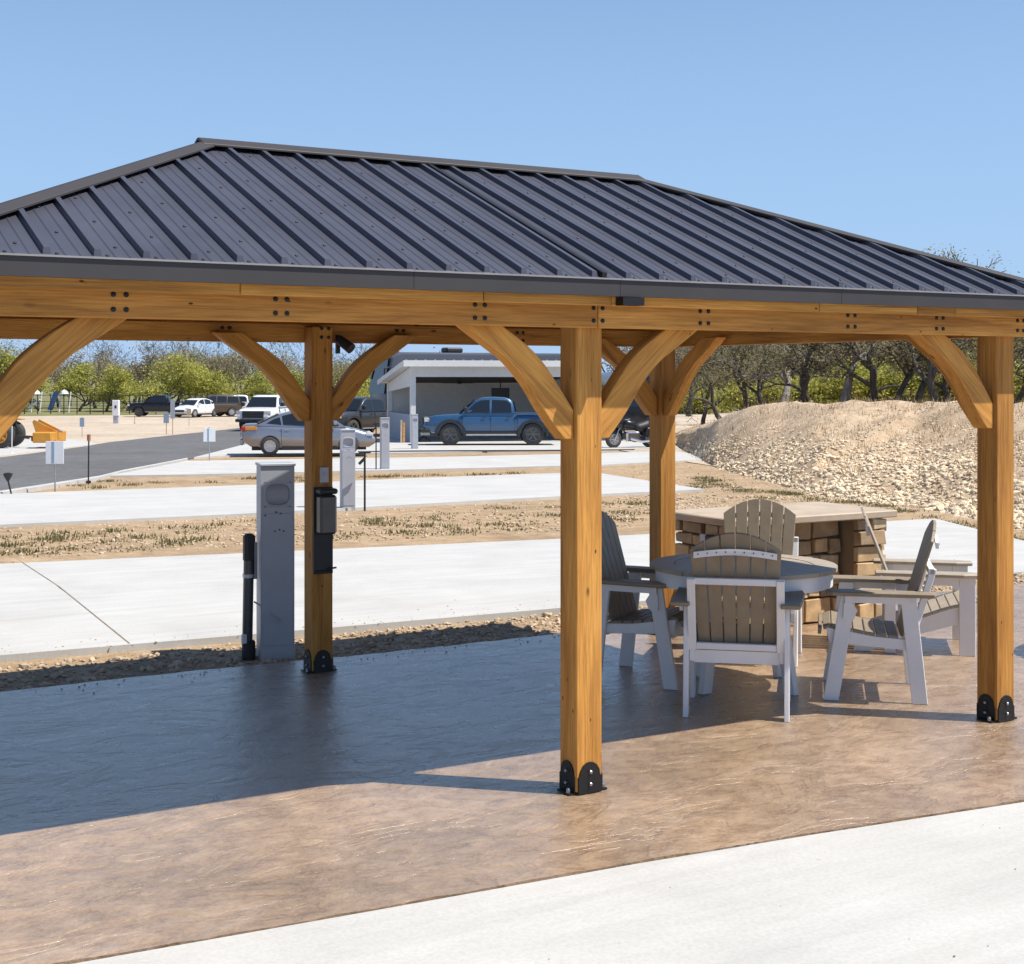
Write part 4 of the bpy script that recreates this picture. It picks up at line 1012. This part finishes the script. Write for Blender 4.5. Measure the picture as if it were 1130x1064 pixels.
ds_ = 49; sedan('silver-grey sedan half hidden by the back post', at(341, 0, ds_).xy.to_3d()+Vector((0, 0, PD(ds_)+.02)), -YAW+R(9), 'paint_silver')
def far(u, vb): return gp(u, vb)-Vector((0, 0, .0))
pickup('black off-road pickup by the fence', far(176, 459.5), -YAW+R(180), 'paint_black', .93)
pickup('white crew-cab pickup parked beyond the tan car', far(263, 459), -YAW+R(188), 'paint_white', .93, flare=False)
pickup('dark silver pickup behind the sedan with its bonnet to the left', at(397, 0, 71).xy.to_3d()+Vector((0, 0, PD(71))), -YAW+R(236), 'paint_dark', 1.02)
pickup('white pickup facing the viewer behind the sedan roof', at(296, 0, 82).xy.to_3d()+Vector((0, 0, PD(82))), -YAW+R(262), 'paint_white', 1.05, flare=False)
sedan('small white car between the black pickup and the tan one', far(217, 460), -YAW+R(245), 'paint_white')
def suv(label, loc, rz, mat, sc=1.0, name='suv', cat='suv', h=1.0, box=False):
    hw, r = .93, .36
    body = [(-2.3, .5), (-2.32, .95), (-2.2, 1.12), (.9, 1.1), (1.9, 1.02), (2.25, .85), (2.28, .5), (2.0, .34), (-2.0, .36)]
    z = lambda q: 1.05+(q-1.05)*h
    cab = [(-2.26, 1.02), (-2.22, z(1.45)), (-2.05, z(1.78)), (-1.5, z(1.86)), (.2, z(1.86)), (.55, z(1.76)), (1.25, 1.12), (1.3, 1.0)]
    wins = [] if box else [[(-2.0, 1.2), (-1.95, z(1.68)), (-1.1, z(1.74)), (-1.05, 1.2)]]
    wins += [[(-.95, 1.2), (-1.0, z(1.74)), (-.2, z(1.75)), (-.15, 1.2)]] if not box else []
    wins += [[(-.05, 1.2), (-.1, z(1.75)), (.25, z(1.73)), (.5, z(1.63)), (1.0, 1.2)]]
    t, cw, tf = vehicle(name, label, cat, loc, rz, body, cab, hw, (-1.4, 1.4), r, mat, wins, .22, 'rim', 1.1, z(1.86), tum=.16)
    glassband(t, cw, tf, 1.26, 1.15, .58, z(1.75), .9, .02); glassband(t, cw, tf, -2.27, 1.15, -2.16, z(1.62), .85, .03)
    boxpart(t, 'headlight', 'clear_lens', 2.1, 2.27, .55, .85, .72, .92); boxpart(t, 'tail_light', 'red_lens', -2.36, -2.25, .66, .86, .8, 1.1)
    MB().box(2.15, 2.33, -.85, .85, .4, .6).build('bumper', 'plastic_black', t, bevel=.03); MB().box(-2.4, -2.25, -.85, .85, .42, .62).build('bumper', 'plastic_black', t, bevel=.03)
    t.scale = (sc,)*3; return t
suv('dull brown car with a rusty rear next to the white pickup', far(236, 459.5), -YAW+R(200), 'paint_tan', .95)
p = ground_at(792, 150); suv('white delivery van far behind the oak trunks', p, -YAW+R(12), 'paint_white', .95, 'van', 'van', 1.25, True)
p = ground_at(765, 146); sedan('dark blue car far away left of the white van', p, -YAW, 'paint_navy')
def coach(label, loc, rz, mat, L=9, H=3.5, hw=1.22, ac=2):
    t = thing('motorhome', label, 'motorhome', loc, rz)
    prof = [(-L/2, .55), (-L/2-.03, H*.5), (-L/2+.05, H-.15), (-L/2+.25, H), (L/2-.7, H), (L/2-.25, H-.22), (L/2+.02, H*.55), (L/2+.05, 1.0), (L/2-.05, .5)]
    mb = MB(); pillow(mb, prof, hw, .12, .01); b = mb.build('body', mat, t); cut_wheels(b, (-L*.24, L*.31), hw, .48); b.data.shade_smooth()
    try: b.data.set_sharp_from_angle(angle=R(30))
    except Exception: pass
    d = Vector((-.27, 0, H*.45-.22)).normalized()
    MB().prism([(L/2+.045, -hw*.9, H*.5), (L/2+.045, hw*.9, H*.5), (L/2-.2, hw*.86, H-.3), (L/2-.2, -hw*.86, H-.3)], (.02, 0, .005)).build('windscreen', 'car_glass', t)
    for s in (-1, 1):
        for x0, x1 in ((L/2-1.3, L/2-.5), (L/2-3.2, L/2-2.2), (-L*.2, -L*.06), (-L*.42, -L*.34)):
            MB().box(x0, x1, s*hw-.01, s*hw+.008, H*.52, H*.8).build('window', 'car_glass', t)
        MB().box(-L/2+.3, L/2-.6, s*hw-.01, s*hw+.006, 1.0, 1.22).build('stripe', 'chrome', t)
        for x in (-L*.24, L*.31): wheel(t, x, s*(hw-.18), .46, .3, s, 'rim', 8)
        MB().tube([(L/2-.25, s*hw*.9, H-.75), (L/2+.15, s*(hw+.2), H-.85), (L/2+.15, s*(hw+.2), H-1.3)], .05, 8).build('mirror', 'plastic_black', t)
    for k in range(ac): x = -L*.28+k*L*.34; MB().box(x, x+.95, -.4, .4, H-.01, H+.28).build('roof_unit', 'plastic_black', t, bevel=.08)
    return t
p = at(520, 0, 76); p.z = PD(76); coach('dark motorhome parked behind the carport roof', p, -YAW+R(206), 'coach_grey', 10.5, 4.2, ac=3)
p = at(700, 0, 68); p.z = PD(68); coach('black-fronted motorhome behind the motorcycle', p, -YAW+R(272), 'paint_black', 8.5, 3.1, ac=1)

# motorcycle
p = gp(697, 494); t = thing('motorcycle', 'black and chrome touring motorcycle between the front and back posts', 'motorcycle', p, -YAW+R(205))
for x in (-.78, .80): wheel(t, x, 0, .33, .14, 1, 'rim', 7)
MB().tube([(.80, .11, .33), (.55, .11, .85), (.45, .1, 1.05)], .03, 8).tube([(.80, -.11, .33), (.55, -.11, .85), (.45, -.1, 1.05)], .03, 8).build('fork', 'chrome', t)
MB().tube([(.45, 0, .9), (-.1, 0, .78), (-.5, 0, .62), (-.78, 0, .36)], .05, 8).tube([(.4, 0, .8), (.2, 0, .3), (-.4, 0, .26)], .04, 8).build('frame', 'plastic_black', t)
MB().box(-.3, .32, -.2, .2, .25, .62).build('engine', 'chrome', t, bevel=.06); MB().tube([(.15, .2, .35), (-.3, .26, .24), (-1.0, .26, .3)], .055, 10).tube([(.15, -.2, .35), (-.3, -.26, .24), (-1.0, -.26, .3)], .055, 10).build('exhaust', 'chrome', t)
mb = MB(); mb.tube([(.42, 0, .86), (.25, 0, .92), (-.05, 0, .86), (-.2, 0, .78)], [.10, .18, .16, .08], 12); mb.build('tank', 'paint_black', t, smooth=True)
mb = MB(); mb.tube([(-.1, 0, .80), (-.3, 0, .76), (-.6, 0, .84), (-.85, 0, .98)], [.12, .18, .18, .12], 12); mb.build('seat', 'plastic_black', t, smooth=True)
mb = MB(); mb.tube([(.95, 0, .80), (.72, 0, .98), (.5, 0, 1.10)], [.10, .30, .26], 14); mb.build('fairing', 'paint_black', t, smooth=True)
MB().plank((.62, 0, 1.2), (.45, 0, 1.48), (0, .26, 0), (.01, 0, .005)).build('screen', 'car_glass', t); mb = MB(); disc(mb, (.95, 0, .86), (1, 0, .1), .1, .04, 14); mb.build('headlight', 'clear_lens', t)
MB().tube([(.3, .42, 1.12), (.45, .2, 1.08), (.45, -.2, 1.08), (.3, -.42, 1.12)], .018, 8).build('handlebar', 'chrome', t)
for s in (-1, 1): MB().box(-1.05, -.5, s*.22-.1, s*.22+.1 , .42, .78).build('saddlebag', 'paint_black', t, bevel=.06)
MB().box(-1.15, -.75, -.25, .25, .82, 1.16).build('top_box', 'paint_black', t, bevel=.07)
mb = MB(); mb.tube([(1.12, 0, .52), (1.0, 0, .66), (.78, 0, .71), (.6, 0, .66)], .08, 8); mb.build('fender', 'paint_black', t, smooth=True)

# yellow tractor with box blade at the left edge
p = gp(-14, 494); t = thing('tractor', 'yellow tractor with box blade, mostly hidden behind the left brace', 'tractor', p, -YAW+R(180))
for y in (-.62, .62): wheel(t, -.72, y, .52, .36, 1 if y > 0 else -1, 'yellow_paint', 5)
for y in (-.55, .55): wheel(t, 1.0, y, .36, .24, 1 if y > 0 else -1, 'yellow_paint', 5)
MB().box(.1, 1.45, -.32, .32, .55, 1.15).build('bonnet', 'yellow_paint', t, bevel=.08); MB().box(-1.0, .2, -.35, .35, .45, .8).build('chassis', 'plastic_black', t, bevel=.05)
MB().box(-.75, -.3, -.25, .25, .85, 1.0).box(-.82, -.7, -.25, .25, .95, 1.3).build('seat', 'plastic_black', t, bevel=.04)
for s in (-1, 1):
    MB().box(-1.2, -.25, s*.62-.2, s*.62+.2, 1.06, 1.12).build('fender', 'yellow_paint', t, bevel=.03)
    MB().tube([(-.95, s*.45, .8), (-.95, s*.45, 2.0)], .04, 8).build('roll_bar', 'plastic_black', t)
    MB().tube([(-1.1, s*.3, .45), (-1.75, s*.4, .38)], .035, 8).build('lift_arm', 'plastic_black', t)
MB().tube([(-.1, 0, .95), (.05, 0, 1.15)], .02, 8).build('steering_column', 'plastic_black', t)
MB().lathe([(.18, 0), (.19, .02), (.17, .03)], 14, Matrix.Translation((-.12, 0, 1.15))).build('steering_wheel', 'plastic_black', t)
MB().box(-2.75, -2.05, -.95, .95, .22, .62).build('box_blade', 'yellow_paint', t, bevel=.03)
for s in (-1, 1): MB().prism([(-2.0, s*.3, .55), (-2.75, s*.3, .6), (-2.75, s*.3, .66), (-1.92, s*.3, 1.08), (-1.85, s*.3, 1.0)], (0, .06, 0)).build('hitch_frame', 'yellow_paint', t)
MB().box(-2.08, -1.75, -.2, .2, .25, .42).build('coupling', 'plastic_black', t, bevel=.02); MB().tube([(-2.75, .1, .64), (-2.92, .1, .62)], .04, 8).build('hitch_pin', 'galvanised', t)

# ------------------------------------------------------------------ white open carport
F1 = at(455.5, 0, 61.3); F1.z = 0; B1 = at(430, 0, 66.8); B1.z = 0; dv = (B1-F1); DL = dv.length; zf = PD(61)-.03
t = thing('carport', 'white open-fronted carport with metal roof sheltering the blue pickup', 'carport', (F1.x, F1.y, zf), math.atan2(dv.y, dv.x)-R(90))
BW, HF, HB = 7.4, 2.82, 2.5
TH = lambda y: 3.52+(2.66-3.52)*(y+.5)/(DL+1.0)           # roof height
for x in (0, BW):
    MB().box(x-.11, x+.11, -.11, .11, 0, TH(.11)-.16).build('post', 'building_white', t)
    MB().box(x-.11, x+.11, DL-.11, DL+.11, 0, TH(DL+.11)-.16).build('post', 'building_white', t)
MB().box(.112, BW-.112, -.09, .09, HF, TH(.1)-.17).build('header', 'building_white', t)
MB().box(.112, BW-.112, DL-.06, DL+.06, .0, TH(DL)-.2).build('back_wall', 'building_grey', t)
MB().box(-.07, .07, .112, DL-.112, .02, 1.22).build('half_wall', 'building_shaded', t)
MB().prism([(-.06, .112, HB-.06), (-.06, DL-.112, HB-.06-.3), (-.06, DL-.112, TH(DL)-.17), (-.06, .112, TH(.11)-.17)], (.12, 0, 0)).build('gable', 'building_white', t)
MB().prism([(BW-.06, .112, .02), (BW-.06, DL-.112, .02), (BW-.06, DL-.112, TH(DL)-.17), (BW-.06, .112, TH(.11)-.17)], (.12, 0, 0)).build('side_wall', 'building_white', t)
MB().prism([(.12, .12, HF+.10), (BW-.12, .12, HF+.10), (BW-.12, DL-.12, TH(DL)-.19), (.12, DL-.12, TH(DL)-.19)], (0, 0, .04)).build('ceiling', 'ceiling_dark', t)
rf = MB().prism([(-.45, -.5, TH(-.5)-.14), (BW+.45, -.5, TH(-.5)-.14), (BW+.45, DL+.5, TH(DL+.5)-.14), (-.45, DL+.5, TH(DL+.5)-.14)], (0, 0, .13)).build('roof', 'building_white', t)
for k in range(20):
    x = -.4+k*.41; MB().prism([(x, -.52, TH(-.52)+.0), (x+.07, -.52, TH(-.52)+.0), (x+.07, DL+.5, TH(DL+.5)+.0), (x, DL+.5, TH(DL+.5)+.0)], (0, 0, .035)).build('roof_rib', 'galvanised', rf)
MB().box(-.5, BW+.5, -.56, -.505, TH(-.5)-.26, TH(-.5)+.0).build('fascia', 'building_white', t)
for x in (-.5, BW+.455): MB().prism([(x, -.5, TH(-.5)-.2), (x, DL+.5, TH(DL+.5)-.2), (x, DL+.5, TH(DL+.5)), (x, -.5, TH(-.5))], (.045, 0, 0)).build('barge_board', 'building_white', t)
struct(MB().box(-.3, BW+.5, -.5, DL+.3, -.02, .035).build('concrete_floor', 'concrete', loc=(F1.x, F1.y, zf), rot=(0, 0, math.atan2(dv.y, dv.x)-R(90))))
def local(x, y, z): return t.matrix_basis @ Vector((x, y, z))
fn = thing('ceiling_fan', 'black ceiling fan hanging inside the carport', 'ceiling fan', local(2.6, 2.6, HF-.32))
MB().tube([(0, 0, .05), (0, 0, .30)], .02, 8).build('rod', 'plastic_black', fn); MB().lathe([(.05, 0), (.12, .03), (.12, .1), (.04, .14)], 14).build('motor', 'plastic_black', fn)
for k in range(5): a = 2*math.pi*k/5+.25; MB().plank((.1*math.cos(a), .1*math.sin(a), .05), (.75*math.cos(a), .75*math.sin(a), .05), (-.06*math.sin(a), .06*math.cos(a), .01), (0, 0, .006)).build('blade', 'plastic_black', fn)
tv = thing('television', 'black television hung from the carport ceiling', 'television', local(4.75, 3.6, HF-.75), t.rotation_euler.z)
MB().box(-.42, .42, -.03, .03, -.25, .25).build('screen', 'plastic_black', tv, bevel=.01); MB().tube([(0, .03, .1), (0, .03, .72)], .03, 8).build('mount', 'plastic_black', tv)
gr = thing('folding_chair', 'black folding chair just inside the carport by the truck bonnet', 'chair', local(.6, .6, .037), t.rotation_euler.z+R(70))
for s in (-1, 1): MB().tube([(s*.22, .25, 0), (s*.22, -.2, .5), (s*.22, -.25, 1.0)], .018, 6).tube([(s*.22, -.25, 0), (s*.22, .2, .5)], .018, 6).build('leg', 'plastic_black', gr)
MB().box(-.22, .22, -.2, .22, .46, .49).build('seat', 'plastic_black', gr); MB().box(-.22, .22, -.27, -.24, .65, 1.05).build('backrest', 'plastic_black', gr)
for x0, x1, y0, h_, m_, lb in ((-.1, -.02, 0, 1.0, 'counter', 'pale plank leaning on the carport half wall'), (.02, .09, .04, .9, 'cedar', 'orange-brown plank right of the pale one at the carport corner')):
    q = local(-.42, -.15, 0); tag(MB().plank((x0, y0, 0), (x0+.02, y0+.08, h_), (.04, 0, 0), (0, .012, 0)).build('plank', m_, loc=q, rot=(0, 0, t.rotation_euler.z)), lb, 'plank')
pts = [gp(u, v)+Vector((0, 0, .03)) for u, v in ((395, 499.6), (440, 499.0), (500, 498.6), (560, 498.4), (620, 498.0), (700, 496.8))]
tag(MB().tube(pts, .03, 6).build('hose', 'solar_black'), 'long black hose lying along the pad edge in front of the truck', 'hose')

# playground and fence far left
p = gp(58, 459); t = thing('playground_slide', 'playground with blue slide and white frames under the oaks', 'playground', ground_at(58, 135), VIEW)
MB().prism([(-.4, -.3, .2), (.2, -.3, 1.9), (.5, -.3, 1.9), (-.1, -.3, .2)], (0, .7, 0)).build('slide', 'slide_blue', t)
for x in (-2.0, -1.2, .6, 1.5): MB().tube([(x, 0, 0), (x+.2, 0, 1.9)], .07, 8).build('frame_post', 'sign_white', t)
MB().prism([(-2.4, 0, .4), (-1.3, 0, 1.2), (-1.2, 0, 1.1), (-2.2, 0, .3)], (0, .5, 0)).build('ramp', 'sign_white', t); MB().lathe([(.5, 1.7), (.35, 1.95), (.05, 2.1)], 10, Matrix.Translation((-1.6, 0, 0))).build('canopy', 'sign_white', t)
MB().lathe([(.4, 1.7), (.3, 1.95), (.05, 2.1)], 10, Matrix.Translation((1.1, 0, 0))).build('canopy', 'sign_white', t)
ft = thing('fence', 'black metal rail fence along the far edge of the gravel lot', 'fence', ground_at(0, 127))
prev = None
for k in range(24):
    u = -60+k*14.5; q = ground_at(u, 127)-ft.location
    MB().tube([q-Vector((0, 0, .1)), q+Vector((0, 0, 1.75))], .045, 6).build('post', 'plastic_black', ft)
    if prev is not None:
        for z in (.5, 1.1, 1.65): MB().tube([prev+Vector((0, 0, z)), q+Vector((0, 0, z))], .025, 5).build('rail', 'plastic_black', ft)
    prev = q

# ------------------------------------------------------------------ trees
def grow(seed, h, spread, r0, levels=4, lean=.15, nb=(3, 4), crook=.35, split=.35, up=.25):
    r = random.Random(seed); segs = []; tips = []
    def br(p, d, L, rad, lev):
        n = 4 if lev < 2 else 3; pts = [p.copy()]; rs = [rad]; q = p.copy(); dd = d.copy()
        for i in range(n):
            dd = (dd+Vector((r.gauss(0, crook), r.gauss(0, crook), r.gauss(0, crook*.6)+up*.15))*(.55 if lev == 0 else .8)).normalized()
            q = q+dd*L/n; pts.append(q.copy()); rs.append(rad*(1-.55*(i+1)/n))
        segs.append((pts, rs, lev)); 
        if lev >= levels: tips.append(q); return
        if lev >= levels-1: tips.append(pts[-2])
        k = r.randint(*nb)
        for j in range(k):
            i = n if j == 0 else r.randint(max(1, n-2), n)
            a = r.uniform(0, 6.28); s = Vector((math.cos(a), math.sin(a), r.uniform(-.15, .55))).normalized()
            nd = (dd*(.75 if j else 1.1)+s*spread).normalized()
            br(pts[i], nd, L*r.uniform(.58, .82), rs[i]*.78, lev+1)
    br(Vector((0, 0, -.3)), Vector((r.gauss(0, lean), r.gauss(0, lean), 1)).normalized(), h*split, r0, 0)
    if True:
        top = max(q.z for s in segs for q in s[0]); k = h/top
    mb = MB()
    for pts, rs, lev in segs: mb.tube([q*k for q in pts], [max(x, .016 if lev < 5 else .02) for x in rs], (8, 6, 5, 4, 3, 3)[min(lev, 5)], False)
    return mb, [q*k for q in tips], r
def foliage(tips, r, n, cl, ls):
    mb = MB()
    for q in tips:
        c0 = q+Vector((r.gauss(0, cl*.3), r.gauss(0, cl*.3), r.gauss(0, cl*.2)))
        for _ in range(n):
            c = c0+Vector((r.gauss(0, cl), r.gauss(0, cl), r.gauss(0, cl*.6))); s = ls*r.uniform(.5, 1.3)
            a = Vector((r.gauss(0, 1), r.gauss(0, 1), r.gauss(0, .7))).normalized(); b = a.orthogonal().normalized(); b = (b*math.cos(s*99)+a.cross(b)*math.sin(s*99)).normalized()
            mb.add([c-a*s, c+b*s*.55, c+a*s, c-b*s*.55], [(0, 1, 2, 3)])
    return mb
protos = {}
ORD = ['first', 'second', 'third', 'fourth', 'fifth', 'sixth', 'seventh', 'eighth', 'ninth', 'tenth', 'eleventh', 'twelfth', 'thirteenth']
def pick(*a): return rnd.choice(a)
def proto(key, seed, h, spread, r0, lev, leafmat, n, cl, ls, barkm='bark', **kw):
    mb, tips, r = grow(seed, h, spread, r0, lev, **kw); tm = mb.mesh('trunk', True); tm.materials.append(MATS[barkm])
    cm = None
    if leafmat:
        cm = foliage(tips, r, n, cl, ls).mesh('crown'); cm.materials.append(MATS[leafmat])
    protos[key] = (tm, cm)
for i in range(3): proto('lime%d' % i, 20+i, 6.6, (1.0, .8, 1.25)[i], .24, 4, 'leaf_lime', (26, 20, 30)[i], (.52, .42, .6)[i], .15, split=(.26, .33, .22)[i], crook=.42)
for i in range(3): proto('oak%d' % i, 40+i, 8.0, .8, .24, 5, 'leaf_olive', 8, .27, .062, crook=.5, nb=(2, 4), split=.38)
for i in range(2): proto('brush%d' % i, 50+i, 7.0, .9, .26, 4, 'leaf_brown', 16, .55, .13, split=.25, crook=.4)
for i in range(3): proto('bare%d' % i, 60+i, 10, .8, .30, 5, None, 0, 0, 0, split=.3, crook=.28, nb=(2, 4))
for i in range(2): proto('deep%d' % i, 80+i, 7.5, .95, .30, 4, 'leaf_olive', 20, .55, .13, split=.24, crook=.4)
for i in range(2): proto('pale%d' % i, 90+i, 8.0, .75, .32, 5, 'leaf_olive', 6, .27, .062, 'bark_pale', crook=.5, nb=(2, 4), split=.42)
for i in range(2): proto('bush%d' % i, 70+i, 2.6, 1.3, .06, 3, 'leaf_lime', 46, .42, .13, split=.2, nb=(4, 5))
def tree(key, p, label, s=1.0, rz=None, group=None, name='oak_tree', cat='tree', sz=None):
    t = thing(name, label, cat, p, rnd.uniform(0, 6.3) if rz is None else rz, group); t.scale = (s, s, sz or s)
    tm, cm = protos[key]; link('trunk', tm, None, t)
    if cm: link('crown', cm, None, t)
    return t
# left: lime-green live oaks beyond the fence, dull brush and bare crowns behind them
LIME = ['lime-green oak past the left edge above the tractor', 'lime-green oak seen left of the left knee brace', 'lime-green oak with brown patches above the playground', 'lime-green oak right of the playground', 'lime-green oak behind the white electrical box',
        'lime-green oak just left of the black pickup', 'lime-green oak behind the black pickup', 'lime-green oak behind the small white car', 'lime-green oak behind the white pickup', 'lime-green oak above the viewer-facing white pickup', 'lime-green oak left of the back middle post', 'lime-green oak right of the back middle post', 'lime-green oak against the left end of the carport']
for i, (u, d, s, k) in enumerate([(-40, 138, .95, 0), (8, 136, .95, 1), (48, 139, .72, 2), (84, 137, .74, 0), (118, 136, .82, 1), (150, 141, .66, 2), (186, 137, .86, 0), (222, 141, .76, 1), (256, 138, .68, 2), (290, 140, .64, 0), (328, 138, .62, 1), (392, 128, .72, 2), (420, 130, .8, 0)]):
    tree('lime%d' % k, ground_at(u, d), LIME[i], s*rnd.uniform(.78, .98), group='lime-green oaks beyond the fence')
for i in range(26):
    u = -70+i*22+rnd.uniform(-7, 7); d = rnd.uniform(150, 172)
    tree(rnd.choice(('brush0', 'brush1', 'deep0', 'deep1', 'brush0')), ground_at(u, d), 'dull brown-green tree in the wood behind the lime oaks', rnd.uniform(.74, .95), group='wood behind the lime oaks', name='tree')
for i, u in enumerate((-20, 18, 96, 118, 146, 168, 192, 214, 236, 256, 300, 372, 398)):
    tree('bare%d' % (i % 3), ground_at(u+rnd.uniform(-3, 3), rnd.uniform(172, 185)), 'bare grey tree above the left wood, %s from the left' % ORD[i], rnd.uniform(.84, 1.0), group='bare trees above the wood', name='bare_tree')
# right: oaks on top of the embankment
def top_at(u, dd): 
    return bank(u, 1+dd/70)
big = [('pale0', 862, 24, 0.78, 'gnarled pale-barked oak with twisted limbs at the crest of the bank'), ('pale1', 932, 25, 0.86, 'thick straight pale trunk standing right of the twisted oak'), ('oak0', 966, 26, 0.80, 'dark leaning oak beside the thick pale trunk'),
       ('oak1', 905, 27, 0.78, 'dark forked oak between the twisted and the thick pale trunk'), ('oak2', 1008, 26, 0.82, 'small dark oak with arched branch right of the leaning oak'), ('oak0', 1034, 24, 0.85, 'slim dark oak left of the right front brace'),
       ('oak1', 1048, 27, 0.80, 'twin-stemmed dark oak behind the right front brace'), ('oak2', 826, 29, 0.76, 'dark oak at the left end of the bank crest'), ('oak1', 800, 36, 0.74, 'thin dark oak above the white van'),
       ('oak2', 1118, 25, 0.60, 'oak with olive leaves behind the right front post'), ('oak0', 775, 43, 0.70, 'thin dark oak right of the back post brace'), ('oak0', 1165, 25, 0.56, 'leafy oak rising over the right roof corner'), ('oak1', 1225, 27, 0.62, 'dark oak beyond the right edge of the bank')]
big += [('oak2', 884, 24, .7, 'thin dark stem just right of the twisted pale oak'), ('oak1', 948, 30, .72, 'slender dark oak close behind the thick pale trunk'), ('oak2', 985, 26, .7, 'slim dark stem right of the leaning oak'), ('oak0', 843, 28, .72, 'slender dark oak left of the twisted pale oak'), ('oak0', 1090, 26, .7, 'dark stem half hidden by the right front post')]
for k, u, dd, s, lb in big: tree(k, top_at(u, dd)-Vector((0, 0, .1)), lb, s)
for i in range(28):
    u = 742+i*25+rnd.uniform(-8, 8); p = top_at(u, 48) if u > 830 else ground_at(u, rnd.uniform(128, 160)); 
    tree(rnd.choice(('deep0', 'brush1', 'brush0', 'brush1', 'oak1')), p-Vector((0, 0, .3)), 'olive tree filling the thicket behind the embankment', rnd.uniform(.66, .86)*(1.5 if u < 830 else 1), group='thicket behind the embankment', name='tree')
for i in range(34):
    u = 745+i*20+rnd.uniform(-9, 9); p = top_at(u, rnd.uniform(32, 42)) if u > 830 else ground_at(u, rnd.uniform(124, 135))
    tree(rnd.choice(('bush0', 'bush1')), p-Vector((0, 0, .2)), 'lime-green shrub among the trunks behind the embankment', rnd.uniform(.6, 1.0), group='shrubs behind the embankment', name='shrub', cat='shrub')
for i in range(14):
    tree(pick('bush0', 'bush1', 'brush0'), ground_at(728+i*8+rnd.uniform(-3, 3), rnd.uniform(160, 176)), 'shrub in the hedge line behind the far white van', rnd.uniform(1.0, 1.25), group='hedge behind the far van', name='shrub', cat='shrub')
for i, (u, d, s) in enumerate(((1000, 72, .66), (1030, 76, .80), (1075, 74, .74), (690, 140, 1.0), (760, 120, .9), (850, 90, .68))):
    tree('bare%d' % (i % 3), top_at(u, d-27) if u > 840 else ground_at(u, d), ('bare tree whose twigs show just above the falling roof edge', 'bare tree with the tallest twigs above the right roof slope', 'bare tree whose twigs show nearest the right roof corner', 'bare tree seen between the middle front post and the brace', 'bare tree above the far white van', 'bare tree behind the left end of the bank')[i], s, group='bare trees on the right', name='bare_tree')
